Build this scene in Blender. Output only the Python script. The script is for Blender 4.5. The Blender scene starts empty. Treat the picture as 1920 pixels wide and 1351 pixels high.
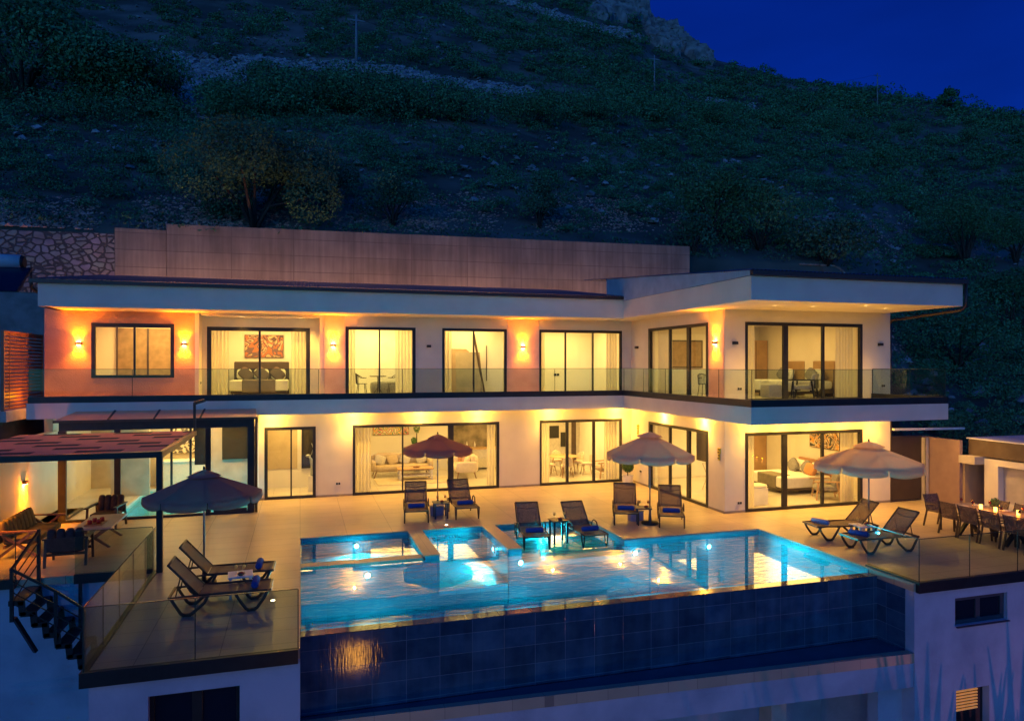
import bpy, bmesh, math, random
import numpy as np
from mathutils import Vector, Matrix
R = math.radians
random.seed(7)
SC = bpy.context.scene
C = SC.collection

# ------------------------------------------------------------------ camera
F_PX, YAW, HOR, CAMH = 1320.0, R(16.75), 684.5, 4.5
cam = bpy.data.cameras.new('camera'); co = bpy.data.objects.new('camera', cam); C.objects.link(co)
co.location = (0, 0, CAMH); co.rotation_euler = (R(90), 0, -YAW)
cam.sensor_width = 36; cam.lens = 36 * F_PX / 1920
cam.shift_y = (HOR - 675.5) / 1920 * 1.0
cam.clip_start = 0.1; cam.clip_end = 2000
SC.camera = co
# ------------------------------------------------------------------ world, twilight glow, exposure
w = bpy.data.worlds.new('World'); SC.world = w; w.use_nodes = True
nt = w.node_tree; nt.nodes.clear()
sky = nt.nodes.new('ShaderNodeTexSky'); sky.sky_type = 'NISHITA'; sky.sun_disc = False
sky.sun_elevation = R(5); sky.sun_rotation = R(215); sky.ozone_density = 4
mx = nt.nodes.new('ShaderNodeMix'); mx.data_type = 'RGBA'; mx.blend_type = 'MULTIPLY'; mx.inputs[0].default_value = 1
mx.inputs[7].default_value = (0.012, 0.10, 0.62, 1)
bg = nt.nodes.new('ShaderNodeBackground'); bg.inputs[1].default_value = 0.12
wo = nt.nodes.new('ShaderNodeOutputWorld')
nt.links.new(sky.outputs[0], mx.inputs[6])
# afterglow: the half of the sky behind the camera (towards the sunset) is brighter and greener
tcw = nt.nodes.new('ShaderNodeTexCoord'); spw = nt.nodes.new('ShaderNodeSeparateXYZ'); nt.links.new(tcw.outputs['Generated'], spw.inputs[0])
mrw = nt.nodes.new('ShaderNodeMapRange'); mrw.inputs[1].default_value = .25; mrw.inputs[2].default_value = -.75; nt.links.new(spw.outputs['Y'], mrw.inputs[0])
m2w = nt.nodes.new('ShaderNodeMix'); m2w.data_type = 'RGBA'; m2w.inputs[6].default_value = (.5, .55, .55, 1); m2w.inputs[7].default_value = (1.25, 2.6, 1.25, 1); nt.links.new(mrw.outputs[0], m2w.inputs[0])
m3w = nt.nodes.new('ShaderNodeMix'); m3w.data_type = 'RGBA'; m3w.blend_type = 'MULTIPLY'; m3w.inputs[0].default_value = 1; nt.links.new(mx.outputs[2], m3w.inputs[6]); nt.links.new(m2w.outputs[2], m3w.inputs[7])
nw = nt.nodes.new('ShaderNodeTexNoise'); nw.inputs['Scale'].default_value = 2.2; nw.inputs['Detail'].default_value = 5; mpw = nt.nodes.new('ShaderNodeMapping'); mpw.inputs['Scale'].default_value = (1, 1, 3.5); nt.links.new(tcw.outputs['Generated'], mpw.inputs[0]); nt.links.new(mpw.outputs[0], nw.inputs['Vector'])
crw = nt.nodes.new('ShaderNodeMapRange'); crw.inputs[1].default_value = .3; crw.inputs[2].default_value = .7; crw.inputs[3].default_value = .82; crw.inputs[4].default_value = 1.18; nt.links.new(nw.outputs['Fac'], crw.inputs[0])
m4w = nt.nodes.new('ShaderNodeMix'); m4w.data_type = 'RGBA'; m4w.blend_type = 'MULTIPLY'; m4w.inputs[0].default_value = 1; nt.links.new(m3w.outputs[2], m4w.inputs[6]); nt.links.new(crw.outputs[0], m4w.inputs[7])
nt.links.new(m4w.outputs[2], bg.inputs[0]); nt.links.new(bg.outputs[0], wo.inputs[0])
sl = bpy.data.lights.new('sun', 'SUN'); so = bpy.data.objects.new('sun', sl); C.objects.link(so)
sl.energy = 0.024; sl.specular_factor = 0; sl.angle = R(1.5); sl.color = (1.0, 0.34, 0.22)
so.rotation_euler = (R(90 - 7), 0, R(-35))
vs = SC.view_settings; vs.view_transform = 'Standard'; vs.look = 'None'; vs.exposure = 1.4; vs.gamma = 1

# ------------------------------------------------------------------ materials
MATS = {}
def nn(nt, t, **kw):
    n = nt.nodes.new(t)
    for k, v in kw.items(): setattr(n, k, v)
    return n
def mat(name, c1, c2=None, scale=3.0, rough=0.6, metal=0.0, bump=0.0, bscale=None, detail=6, emit=None, es=0, coat=0, spec=0.5, lo=.35, hi=.65, sheen=0):
    if name in MATS: return MATS[name]
    m = bpy.data.materials.new(name); m.use_nodes = True; MATS[name] = m
    nt = m.node_tree; p = nt.nodes['Principled BSDF']
    p.inputs['Roughness'].default_value = rough; p.inputs['Metallic'].default_value = metal
    p.inputs['Specular IOR Level'].default_value = spec; p.inputs['Coat Weight'].default_value = coat
    tc = nn(nt, 'ShaderNodeTexCoord')
    if c2 is None: c2 = tuple(v * 0.82 for v in c1)
    n = nn(nt, 'ShaderNodeTexNoise'); n.inputs['Scale'].default_value = scale; n.inputs['Detail'].default_value = detail
    nt.links.new(tc.outputs['Object'], n.inputs['Vector'])
    mr = nn(nt, 'ShaderNodeMapRange'); mr.inputs[1].default_value = lo; mr.inputs[2].default_value = hi
    nt.links.new(n.outputs['Fac'], mr.inputs[0])
    mx = nn(nt, 'ShaderNodeMix', data_type='RGBA'); mx.inputs[6].default_value = (*c1, 1); mx.inputs[7].default_value = (*c2, 1)
    nt.links.new(mr.outputs[0], mx.inputs[0]); nt.links.new(mx.outputs[2], p.inputs['Base Color'])
    if bump:
        b = nn(nt, 'ShaderNodeTexNoise'); b.inputs['Scale'].default_value = bscale or scale * 8; b.inputs['Detail'].default_value = 4
        nt.links.new(tc.outputs['Object'], b.inputs['Vector'])
        bp = nn(nt, 'ShaderNodeBump'); bp.inputs['Strength'].default_value = min(1, bump); bp.inputs['Distance'].default_value = 0.02 * max(1, bump)
        nt.links.new(b.outputs['Fac'], bp.inputs['Height']); nt.links.new(bp.outputs[0], p.inputs['Normal'])
    if emit: p.inputs['Emission Color'].default_value = (*emit, 1); p.inputs['Emission Strength'].default_value = es
    m['p'] = 1
    return m
def grid_mat(name, c1, c2, cj, tw, th, axes='xy', joint=0.006, rough=0.4, scale=1.5, bump=0.3, offset=0.0, vary=0.15, var2=None, spec=.5):
    """tiles with joints laid out in object space on two axes"""
    m = mat(name, c1, c2, scale=scale, rough=rough, spec=spec)
    nt = m.node_tree; p = nt.nodes['Principled BSDF']
    base = p.inputs['Base Color'].links[0].from_socket
    tc = nn(nt, 'ShaderNodeTexCoord'); sp = nn(nt, 'ShaderNodeSeparateXYZ'); nt.links.new(tc.outputs['Object'], sp.inputs[0])
    cb = nn(nt, 'ShaderNodeCombineXYZ')
    nt.links.new(sp.outputs['xyz'.index(axes[0])], cb.inputs[0]); nt.links.new(sp.outputs['xyz'.index(axes[1])], cb.inputs[1])
    br = nn(nt, 'ShaderNodeTexBrick'); br.offset = offset; br.squash = 1
    br.inputs['Scale'].default_value = 1; br.inputs['Brick Width'].default_value = tw; br.inputs['Row Height'].default_value = th
    br.inputs['Mortar Size'].default_value = joint; br.inputs['Mortar Smooth'].default_value = 0.1
    br.inputs['Color1'].default_value = (1, 1, 1, 1); br.inputs['Color2'].default_value = (1 - vary,) * 3 + (1,); br.inputs['Mortar'].default_value = (1, 1, 1, 1)
    nt.links.new(cb.outputs[0], br.inputs['Vector'])
    mu = nn(nt, 'ShaderNodeMix', data_type='RGBA', blend_type='MULTIPLY'); mu.inputs[0].default_value = 1
    nt.links.new(base, mu.inputs[6]); nt.links.new(br.outputs['Color'], mu.inputs[7])
    mj = nn(nt, 'ShaderNodeMix', data_type='RGBA'); mj.inputs[7].default_value = (*cj, 1)
    nt.links.new(br.outputs['Fac'], mj.inputs[0]); nt.links.new(mu.outputs[2], mj.inputs[6]); nt.links.new(mj.outputs[2], p.inputs['Base Color'])
    bp = nn(nt, 'ShaderNodeBump'); bp.invert = True; bp.inputs['Strength'].default_value = bump; bp.inputs['Distance'].default_value = 0.004
    nt.links.new(br.outputs['Fac'], bp.inputs['Height']); nt.links.new(bp.outputs[0], p.inputs['Normal'])
    return m
def glass_mat(name, tint=(.95, .97, .96), ior=1.5, rough=0.0, dirt=0.0):
    if name in MATS: return MATS[name]
    m = bpy.data.materials.new(name); m.use_nodes = True; MATS[name] = m
    nt = m.node_tree; nt.nodes.clear()
    o = nn(nt, 'ShaderNodeOutputMaterial'); geo = nn(nt, 'ShaderNodeNewGeometry'); F0 = ((ior - 1) / (ior + 1)) ** 2
    dt = nn(nt, 'ShaderNodeVectorMath', operation='DOT_PRODUCT'); nt.links.new(geo.outputs['Incoming'], dt.inputs[0]); nt.links.new(geo.outputs['Normal'], dt.inputs[1])
    ab = nn(nt, 'ShaderNodeMath', operation='ABSOLUTE'); nt.links.new(dt.outputs['Value'], ab.inputs[0])
    om = nn(nt, 'ShaderNodeMath', operation='SUBTRACT', use_clamp=True); om.inputs[0].default_value = 1; nt.links.new(ab.outputs[0], om.inputs[1])
    pw = nn(nt, 'ShaderNodeMath', operation='POWER'); pw.inputs[1].default_value = 5; nt.links.new(om.outputs[0], pw.inputs[0])
    f = nn(nt, 'ShaderNodeMath', operation='MULTIPLY_ADD', use_clamp=True); f.inputs[1].default_value = 1 - F0; f.inputs[2].default_value = F0; nt.links.new(pw.outputs[0], f.inputs[0])
    t = nn(nt, 'ShaderNodeBsdfTransparent'); t.inputs[0].default_value = (*tint, 1)
    g = nn(nt, 'ShaderNodeBsdfGlossy'); g.inputs['Roughness'].default_value = rough
    x = nn(nt, 'ShaderNodeMixShader'); nt.links.new(f.outputs[0], x.inputs[0]); nt.links.new(t.outputs[0], x.inputs[1]); nt.links.new(g.outputs[0], x.inputs[2])
    nt.links.new(x.outputs[0], o.inputs[0]); return m
def water_mat(name, bumpd=0.03, tint=(.22, .86, .97)):
    m = glass_mat(name, tint=tint, ior=1.33, rough=0.02)
    nt = m.node_tree; tc = nn(nt, 'ShaderNodeTexCoord')
    n = nn(nt, 'ShaderNodeTexNoise'); n.inputs['Scale'].default_value = 2.8; n.inputs['Detail'].default_value = 3; n.inputs['Distortion'].default_value = .6
    n2 = nn(nt, 'ShaderNodeTexNoise'); n2.inputs['Scale'].default_value = 9; n2.inputs['Detail'].default_value = 2
    ad = nn(nt, 'ShaderNodeMath', operation='MULTIPLY_ADD'); ad.inputs[1].default_value = .30
    mpa = nn(nt, 'ShaderNodeMapping'); mpa.inputs['Scale'].default_value = (.75, 1.5, 1)
    nt.links.new(tc.outputs['Object'], mpa.inputs[0]); nt.links.new(mpa.outputs[0], n.inputs['Vector']); nt.links.new(mpa.outputs[0], n2.inputs['Vector'])
    nt.links.new(n2.outputs['Fac'], ad.inputs[0]); nt.links.new(n.outputs['Fac'], ad.inputs[2])
    b = nn(nt, 'ShaderNodeBump'); b.inputs['Strength'].default_value = 1; b.inputs['Distance'].default_value = bumpd
    nt.links.new(ad.outputs[0], b.inputs['Height'])
    for nd in nt.nodes:
        if nd.bl_idname == 'ShaderNodeBsdfGlossy': nt.links.new(b.outputs[0], nd.inputs['Normal'])
        if nd.bl_idname == 'ShaderNodeVectorMath': nt.links.new(b.outputs[0], nd.inputs[1])
    return m

plaster = mat('white_plaster', (.75, .70, .57), (.68, .63, .51), scale=1.2, rough=.85, bump=.25, bscale=60)
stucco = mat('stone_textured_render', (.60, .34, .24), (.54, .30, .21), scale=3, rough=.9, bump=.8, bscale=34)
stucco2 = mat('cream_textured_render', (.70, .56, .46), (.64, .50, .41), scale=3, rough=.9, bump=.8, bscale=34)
soffitm = mat('soffit_paint', (.75, .72, .66), rough=.8, scale=1)
darkm = mat('anthracite_aluminium', (.022, .022, .026), (.03, .03, .034), rough=.38, metal=.3, scale=4)
whitem = mat('white_paint', (.78, .77, .74), rough=.5, scale=2)
roommat = mat('interior_wall_paint', (.80, .78, .72), (.76, .74, .68), rough=.7, scale=.8)
floorm = grid_mat('polished_interior_tile', (.60, .57, .50), (.68, .64, .56), (.4, .38, .33), .9, .9, rough=.18, scale=.8, joint=.004, vary=.04)
deckm = grid_mat('beige_terrace_tile', (.48, .385, .255), (.54, .435, .29), (.17, .125, .09), 1.2, .6, rough=.36, scale=1.2, joint=.006, bump=.35, vary=.10)
copem = grid_mat('beige_coping_tile', (.45, .355, .255), (.51, .40, .29), (.26, .2, .16), .6, 4, rough=.36, scale=1.5, joint=.005, vary=.1)
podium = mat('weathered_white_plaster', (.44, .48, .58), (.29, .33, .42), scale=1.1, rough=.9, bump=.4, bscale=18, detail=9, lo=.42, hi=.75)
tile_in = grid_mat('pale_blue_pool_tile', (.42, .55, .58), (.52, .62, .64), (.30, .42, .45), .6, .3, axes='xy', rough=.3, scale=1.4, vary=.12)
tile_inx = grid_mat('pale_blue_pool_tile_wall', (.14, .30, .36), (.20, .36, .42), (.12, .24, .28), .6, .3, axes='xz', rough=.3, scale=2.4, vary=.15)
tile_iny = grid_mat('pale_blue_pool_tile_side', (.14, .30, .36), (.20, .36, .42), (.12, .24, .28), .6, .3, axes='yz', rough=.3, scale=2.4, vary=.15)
tile_f = grid_mat('slate_blue_wall_tile', (.03, .085, .16), (.065, .14, .22), (.14, .20, .26), .60, .35, axes='xz', rough=.09, scale=2.6, vary=.35, joint=.005)
tile_fy = grid_mat('slate_blue_return_tile', (.03, .085, .16), (.065, .14, .22), (.14, .20, .26), .60, .35, axes='yz', rough=.22, scale=2.6, vary=.35, joint=.005)
tile_wet = grid_mat('wet_edge_tile', (.13, .12, .12), (.24, .20, .17), (.10, .09, .08), .62, 2, rough=.05, scale=1.6, vary=.5, spec=1)
glass = glass_mat('window_glass', (.96, .97, .94), 1.5)
railglass = glass_mat('railing_glass', (.80, .88, .86), 1.5)
pooltint = water_mat('pool_water', .05)
gilt = mat('roof_blue_metal', (.08, .17, .28), (.10, .20, .32), rough=.35, metal=.6, scale=2)
wood = mat('teak', (.30, .15, .07), (.20, .09, .04), scale=6, rough=.5)
lightwood = mat('light_oak', (.55, .36, .19), (.45, .28, .14), scale=8, rough=.45)
brownw = mat('dark_bronze_frame', (.055, .035, .025), (.075, .05, .035), rough=.4, metal=.2, scale=8)
slingm = mat('taupe_mesh_sling', (.15, .105, .08), (.19, .135, .10), rough=.75, scale=60)
bluet = mat('blue_towel', (.02, .06, .27), (.04, .09, .34), rough=.95, scale=30, bump=.5, bscale=120)
paletowel = mat('lilac_towel', (.30, .28, .44), (.38, .34, .5), rough=.95, scale=30, bump=.5, bscale=120)
linen = mat('white_bed_linen', (.80, .77, .68), (.72, .69, .60), rough=.9, scale=5, bump=.5, bscale=12)
greyf = mat('grey_fabric', (.19, .18, .175), (.25, .235, .225), rough=.95, scale=14)
greyl = mat('pale_grey_fabric', (.42, .40, .36), (.5, .47, .42), rough=.95, scale=14)
beigef = mat('beige_sofa_fabric', (.42, .34, .24), (.48, .39, .28), rough=.95, scale=14)
creamf = mat('cream_fabric', (.66, .57, .44), (.72, .62, .48), rough=.95, scale=14)
curtm = mat('sheer_curtain', (.80, .76, .62), (.72, .68, .54), rough=.9, scale=3)
def see_through(m, amount, kind='ShaderNodeBsdfTranslucent', col=(.8, .75, .6)):
    nt = m.node_tree; o = nt.nodes['Material Output']; p = nt.nodes['Principled BSDF']; x = nn(nt, 'ShaderNodeMixShader'); x.inputs[0].default_value = amount
    t = nn(nt, kind); t.inputs[0].default_value = (*col, 1)
    nt.links.new(p.outputs[0], x.inputs[1]); nt.links.new(t.outputs[0], x.inputs[2]); nt.links.new(x.outputs[0], o.inputs[0])
see_through(curtm, .6)
see_through(slingm, .34, 'ShaderNodeBsdfTransparent', (1, .95, .9))
greent = mat('topiary_leaves', (.025, .08, .012), (.05, .13, .02), rough=.7, scale=22)
concrete = mat('cast_concrete', (.34, .29, .26), (.22, .185, .17), scale=.9, rough=.9, bump=.5, bscale=14, detail=10, lo=.3, hi=.7)
blackm = mat('black_plastic', (.012, .012, .012), rough=.5)
leafm = {}

# ------------------------------------------------------------------ mesh building
class MB:
    def __init__(s): s.v = []; s.f = []; s.sm = []
    def box(s, x0, x1, y0, y1, z0, z1):
        if x0 > x1: x0, x1 = x1, x0
        if y0 > y1: y0, y1 = y1, y0
        if z0 > z1: z0, z1 = z1, z0
        n = len(s.v)
        s.v += [(x0, y0, z0), (x1, y0, z0), (x1, y1, z0), (x0, y1, z0), (x0, y0, z1), (x1, y0, z1), (x1, y1, z1), (x0, y1, z1)]
        for f in ((0, 3, 2, 1), (4, 5, 6, 7), (0, 1, 5, 4), (1, 2, 6, 5), (2, 3, 7, 6), (3, 0, 4, 7)):
            s.f.append(tuple(n + i for i in f)); s.sm.append(False)
        return s
    def quad(s, a, b, c, d):
        n = len(s.v); s.v += [tuple(a), tuple(b), tuple(c), tuple(d)]; s.f.append((n, n + 1, n + 2, n + 3)); s.sm.append(False); return s
    def bar(s, p, q, w, h=None, up=(0, 0, 1)):
        h = h or w; p = Vector(p); q = Vector(q); d = (q - p).normalized(); u = Vector(up)
        if abs(d.dot(u)) > .98: u = Vector((1, 0, 0))
        a = d.cross(u).normalized() * w / 2; b = a.cross(d).normalized() * h / 2; n = len(s.v)
        for o in (p, q):
            for sa, sb in ((-1, -1), (1, -1), (1, 1), (-1, 1)): s.v.append(tuple(o + a * sa + b * sb))
        for f in ((0, 1, 2, 3), (7, 6, 5, 4), (0, 4, 5, 1), (1, 5, 6, 2), (2, 6, 7, 3), (3, 7, 4, 0)):
            s.f.append(tuple(n + i for i in f)); s.sm.append(False)
        return s
    def tube(s, pts, r, k=8, cap=True):
        pts = [Vector(p) for p in pts]; rs = r if isinstance(r, (list, tuple)) else [r] * len(pts); n = len(s.v); m = len(pts)
        ref = None
        for i, p in enumerate(pts):
            d = (pts[min(i + 1, m - 1)] - pts[max(i - 1, 0)]).normalized()
            if ref is None: ref = d.orthogonal().normalized()
            a = (ref - d * ref.dot(d)).normalized(); b = d.cross(a); ref = a
            for j in range(k):
                t = 2 * math.pi * j / k; s.v.append(tuple(p + (a * math.cos(t) + b * math.sin(t)) * rs[i]))
        for i in range(m - 1):
            for j in range(k):
                s.f.append((n + i * k + j, n + i * k + (j + 1) % k, n + (i + 1) * k + (j + 1) % k, n + (i + 1) * k + j)); s.sm.append(True)
        if cap:
            s.f.append(tuple(n + j for j in range(k))[::-1]); s.sm.append(False)
            s.f.append(tuple(n + (m - 1) * k + j for j in range(k))); s.sm.append(False)
        return s
    def lathe(s, prof, c=(0, 0, 0), k=16, smooth=True):
        n = len(s.v)
        for r, z in prof:
            for j in range(k):
                t = 2 * math.pi * j / k; s.v.append((c[0] + r * math.cos(t), c[1] + r * math.sin(t), c[2] + z))
        for i in range(len(prof) - 1):
            for j in range(k):
                s.f.append((n + i * k + j, n + i * k + (j + 1) % k, n + (i + 1) * k + (j + 1) % k, n + (i + 1) * k + j)); s.sm.append(smooth)
        return s
    def blob(s, c, rx, ry, rz, k=12, rings=7, e=1.0):
        """closed rounded form; e<1 = boxier"""
        n = len(s.v); pw = lambda v: math.copysign(abs(v) ** e, v)
        for i in range(rings + 1):
            ph = -math.pi / 2 + math.pi * i / rings
            for j in range(k):
                t = 2 * math.pi * j / k
                s.v.append((c[0] + rx * pw(math.cos(ph)) * pw(math.cos(t)), c[1] + ry * pw(math.cos(ph)) * pw(math.sin(t)), c[2] + rz * pw(math.sin(ph))))
        for i in range(rings):
            for j in range(k):
                s.f.append((n + i * k + j, n + i * k + (j + 1) % k, n + (i + 1) * k + (j + 1) % k, n + (i + 1) * k + j)); s.sm.append(True)
        return s
    def rot(s, ang, axis='Z', c=(0, 0, 0), start=0):
        M = Matrix.Translation(c) @ Matrix.Rotation(ang, 4, axis) @ Matrix.Translation(-Vector(c))
        for i in range(start, len(s.v)): s.v[i] = tuple(M @ Vector(s.v[i]))
        return s
    def build_each(s, name, m, parent=None, loc=None):
        for i in range(0, len(s.v), 8):
            q = MB(); q.v = s.v[i:i + 8]; q.f = [tuple(k - i for k in f_) for f_ in s.f[i // 8 * 6:i // 8 * 6 + 6]]; q.sm = [False] * 6; q.build(name, m, parent, loc=loc)
    def build(s, name, m, parent=None, bevel=0, loc=None, weld=False):
        me = bpy.data.meshes.new(name); me.from_pydata(s.v, [], s.f); me.materials.append(m)
        me.polygons.foreach_set('use_smooth', s.sm); me.update()
        if weld:
            bm = bmesh.new(); bm.from_mesh(me); bmesh.ops.remove_doubles(bm, verts=bm.verts, dist=.0008); bmesh.ops.recalc_face_normals(bm, faces=bm.faces); bm.to_mesh(me); bm.free()
        o = bpy.data.objects.new(name, me); C.objects.link(o)
        if parent: o.parent = parent
        if loc: o.location = loc
        if bevel:
            b = o.modifiers.new('bevel', 'BEVEL'); b.width = bevel; b.segments = 2; b.limit_method = 'ANGLE'
        return o
def thing(name, label, cat, loc=(0, 0, 0), rz=0, group=None):
    o = bpy.data.objects.new(name, None); C.objects.link(o); o.empty_display_size = .2
    o.location = loc; o.rotation_euler = (0, 0, rz); o['label'] = label; o['category'] = cat
    if group: o['group'] = group
    return o
def tag(o, label, cat, group=None):
    o['label'] = label; o['category'] = cat
    if group: o['group'] = group
    return o
def struct(o): o['kind'] = 'structure'; return o
def dup(o, parent=None):
    c = o.copy(); C.objects.link(c); c.parent = parent
    for ch in list(o.children): dup(ch, c)
    return c
def place(proto, first, loc, rz, label, group):
    o = proto if first else dup(proto)
    o.location = loc; o.rotation_euler = (0, 0, rz); o['label'] = label; o['group'] = group
    return o
def lamp(name, kind, loc, power, color, size=.1, rot=None, parent=None, spot=None, blend=.5, sx=None, sy=None):
    l = bpy.data.lights.new(name, kind); l.energy = power; l.color = color
    if kind == 'AREA':
        l.shape = 'RECTANGLE'; l.size = sx or size; l.size_y = sy or size
    elif kind == 'POINT': l.shadow_soft_size = size
    elif kind == 'SPOT': l.shadow_soft_size = size; l.spot_size = spot; l.spot_blend = blend
    o = bpy.data.objects.new(name, l); C.objects.link(o); o.location = loc
    if rot: o.rotation_euler = rot
    if parent: o.parent = parent
    return o

# ================================================================== SETTING: ground, terrace
FY = 24.9      # main facade
WX, WY = 12.34, 18.6   # wing side wall, wing front wall
Z1 = 3.38      # first floor level
g = MB(); g.box(-900, 900, -300, 1200, -7, -6.5)
struct(g.build('ground', mat('dark_soil', (.06, .055, .05), (.10, .09, .07), scale=.5, rough=1)))
d = MB()
d.box(-7.3, 0, 17.15, 22.9, -.16, 0); d.box(-2.98, 0, 11.7, 17.15, -.16, 0)
d.box(-1.32, 0, 22.9, FY, -.16, 0); d.box(0, 12.34, 19.15, FY, -.16, 0); d.box(8.05, 12.34, 16.65, 19.15, -.16, 0)
d.box(12.34, 21.2, 11.5, WY, -.16, 0); d.box(12.1, 12.34, 11.5, 16.65, -.16, 0); d.box(18.6, 21.2, WY, 20, -.16, 0)
struct(d.build('terrace', deckm))
yd = MB(); yd.box(-40, 45, 29, 33, -.3, -.02); yd.box(-40, -7.3, 23, 29, -.3, -.02)
struct(yd.build('backyard', mat('gravel_yard', (.2, .18, .16), (.12, .11, .1), scale=4, rough=1, bump=1, bscale=30)))

# ------------------------------------------------------------------ pool
pool = thing('swimming_pool', 'long infinity swimming pool with blue tiled front wall and glowing turquoise water', 'swimming pool', (6, 15.8, 0))
px, py = 6.0, 15.8
def B(m, x0, x1, y0, y1, z0, z1): return m.box(x0 - px, x1 - px, y0 - py, y1 - py, z0, z1)
f = MB(); B(f, 0, 12.1, 12.45, 16.6, -1.6, -1.45); B(f, 0, 2.84, 16.9, 19.15, -.62, -.5); B(f, 3.17, 4.91, 16.6, 19.15, -1.0, -.85); B(f, 5.23, 8.05, 16.6, 19.15, -.5, -.38)
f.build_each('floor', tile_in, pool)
f = MB()
B(f, 8.05, 12.1, 16.6, 16.65, -1.6, -.02); B(f, 0, 2.84, 19.15, 19.2, -.62, -.162); B(f, 3.17, 4.91, 19.15, 19.2, -1, -.162); B(f, 5.23, 8.05, 19.15, 19.2, -.5, -.162)
B(f, 0, 2.84, 16.6, 16.62, -1.6, -.12); B(f, 2.84, 3.17, 16.57, 16.6, -1.6, -.03); B(f, 4.91, 5.23, 16.57, 16.6, -1.6, -.03)
B(f, 3.17, 4.91, 16.6, 16.62, -1.6, -1); B(f, 5.23, 8.05, 16.6, 16.62, -1.6, -.5); B(f, 0, 2.84, 16.88, 16.9, -.62, -.12)
for a, b, y in ((0, 2.84, 19.138), (3.17, 4.91, 19.138), (5.23, 8.05, 19.138)): B(f, a, b, y, 19.149, -.161, -.03)
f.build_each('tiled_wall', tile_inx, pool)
f = MB()
B(f, -.05, 0, 12.45, 19.2, -1.6, -.17); B(f, -.005, 0.012, 12.7, 19.138, -.3, -.03)
B(f, 12.085, 12.1, 12.7, 16.6, -1.6, -.03)
B(f, 2.82, 2.84, 16.9, 19.138, -.62, -.03); B(f, 3.17, 3.19, 16.6, 19.138, -1, -.03); B(f, 4.89, 4.91, 16.6, 19.138, -1, -.03); B(f, 5.23, 5.25, 16.6, 19.138, -.5, -.03); B(f, 8.035, 8.05, 16.6, 19.138, -.5, -.03)
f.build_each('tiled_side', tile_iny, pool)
f = MB(); B(f, 2.80, 3.20, 16.55, 19.15, -.03, .0); B(f, 4.88, 5.26, 16.55, 19.15, -.03, .0); B(f, 2.84, 3.17, 16.6, 19.15, -1.6, -.031); B(f, 4.91, 5.23, 16.6, 19.15, -1.6, -.031)
B(f, 0, 2.80, 16.58, 16.92, -.12, -.06); B(f, 0, 2.80, 16.62, 16.88, -1.5, -.12)
f.build_each('divider', copem, pool)
f = MB(); B(f, 0.0, 12.09, 12.47, 12.7, -1.6, -.11); f.build('infinity_core', podium, pool)
f = MB(); B(f, 0.0, 12.09, 12.45, 12.7, -.11, -.095); f.build('infinity_edge', tile_wet, pool)
f = MB(); B(f, 0.0, 12.09, 12.45, 12.47, -1.75, -.11); f.build('front_wall', tile_f, pool)
f = MB(); B(f, 12.09, 12.11, 11.72, 12.7, -1.75, -.16); f.build('return_wall', tile_fy, pool)
wt = MB()
for a in ((0.012, 12.085, 12.7, 16.57), (0.012, 2.8, 16.92, 19.138), (3.19, 4.89, 16.57, 19.138), (5.25, 8.035, 16.57, 19.138)):
    wt.quad((a[0], a[2], -.094), (a[1], a[2], -.094), (a[1], a[3], -.094), (a[0], a[3], -.094))
struct(wt.build('pool_water', pooltint))
lens = mat('lamp_lens_cool', (.9, .95, 1), rough=.3, emit=(.45, .9, 1), es=12)
bez = mat('steel_bezel', (.5, .5, .5), rough=.3, metal=.9)
CY = (.0, .66, .78)
def pool_light(x, y, z, dx, dy, pw):
    a = math.atan2(dy, dx)
    b = MB(); b.lathe([(.10, 0), (.10, .018), (.06, .028)], k=18); b.rot(R(90), 'Y'); b.rot(a, 'Z')
    o = b.build('pool_light', bez, pool, loc=(x - px, y - py, z))
    b = MB(); b.lathe([(.062, .022), (.045, .032), (.001, .038)], k=18); b.rot(R(90), 'Y'); b.rot(a, 'Z'); b.build('lens', lens, o)
    lamp('pool_lamp', 'SPOT', (dx * .08, dy * .08, 0), pw * 3.2, CY, .02, rot=Vector((dx, dy, -.16)).to_track_quat('-Z', 'Y').to_euler(), parent=o, spot=R(172), blend=.5)
    lamp('pool_lamp_halo', 'POINT', (dx * .1, dy * .1, 0), 1.4, (.25, .8, 1), .012, parent=o)
for a in ((1.43, 19.13, -.30, 0, -1, 22), (1.5, 16.58, -.36, 0, -1, 60), (4.89, 17.9, -.34, -1, 0, 24), (5.2, 16.56, -.36, 0, -1, 60), (6.6, 19.12, -.25, 0, -1, 22), (8.32, 16.58, -.36, 0, -1, 60), (10.5, 16.58, -.36, 0, -1, 60)):
    pool_light(*a)

# trough ledge and beam under the pool, lower walls
tr = thing('pool_gutter_beam', 'long pale plastered beam and gutter ledge running under the tiled pool wall', 'beam', (6, 11.9, -1.7))
def slant(m, y0l, y0r, z0, z1, xl=0.0, xr=12.1, back=12.45):
    n = len(m.v); m.v += [(xl - 6, y0l - 11.9, z0 + 1.7), (xr - 6, y0r - 11.9, z0 + 1.7), (xr - 6, back - 11.9, z0 + 1.7), (xl - 6, back - 11.9, z0 + 1.7), (xl - 6, y0l - 11.9, z1 + 1.7), (xr - 6, y0r - 11.9, z1 + 1.7), (xr - 6, back - 11.9, z1 + 1.7), (xl - 6, back - 11.9, z1 + 1.7)]
    for f_ in ((0, 3, 2, 1), (4, 5, 6, 7), (0, 1, 5, 4), (1, 2, 6, 5), (2, 3, 7, 6), (3, 0, 4, 7)): m.f.append(tuple(n + i for i in f_)); m.sm.append(False)
b = MB(); slant(b, 12.15, 11.5, -2.12, -1.471, back=12.449); b.build('beam', podium, tr)
b = MB(); n = len(b.v)
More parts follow.
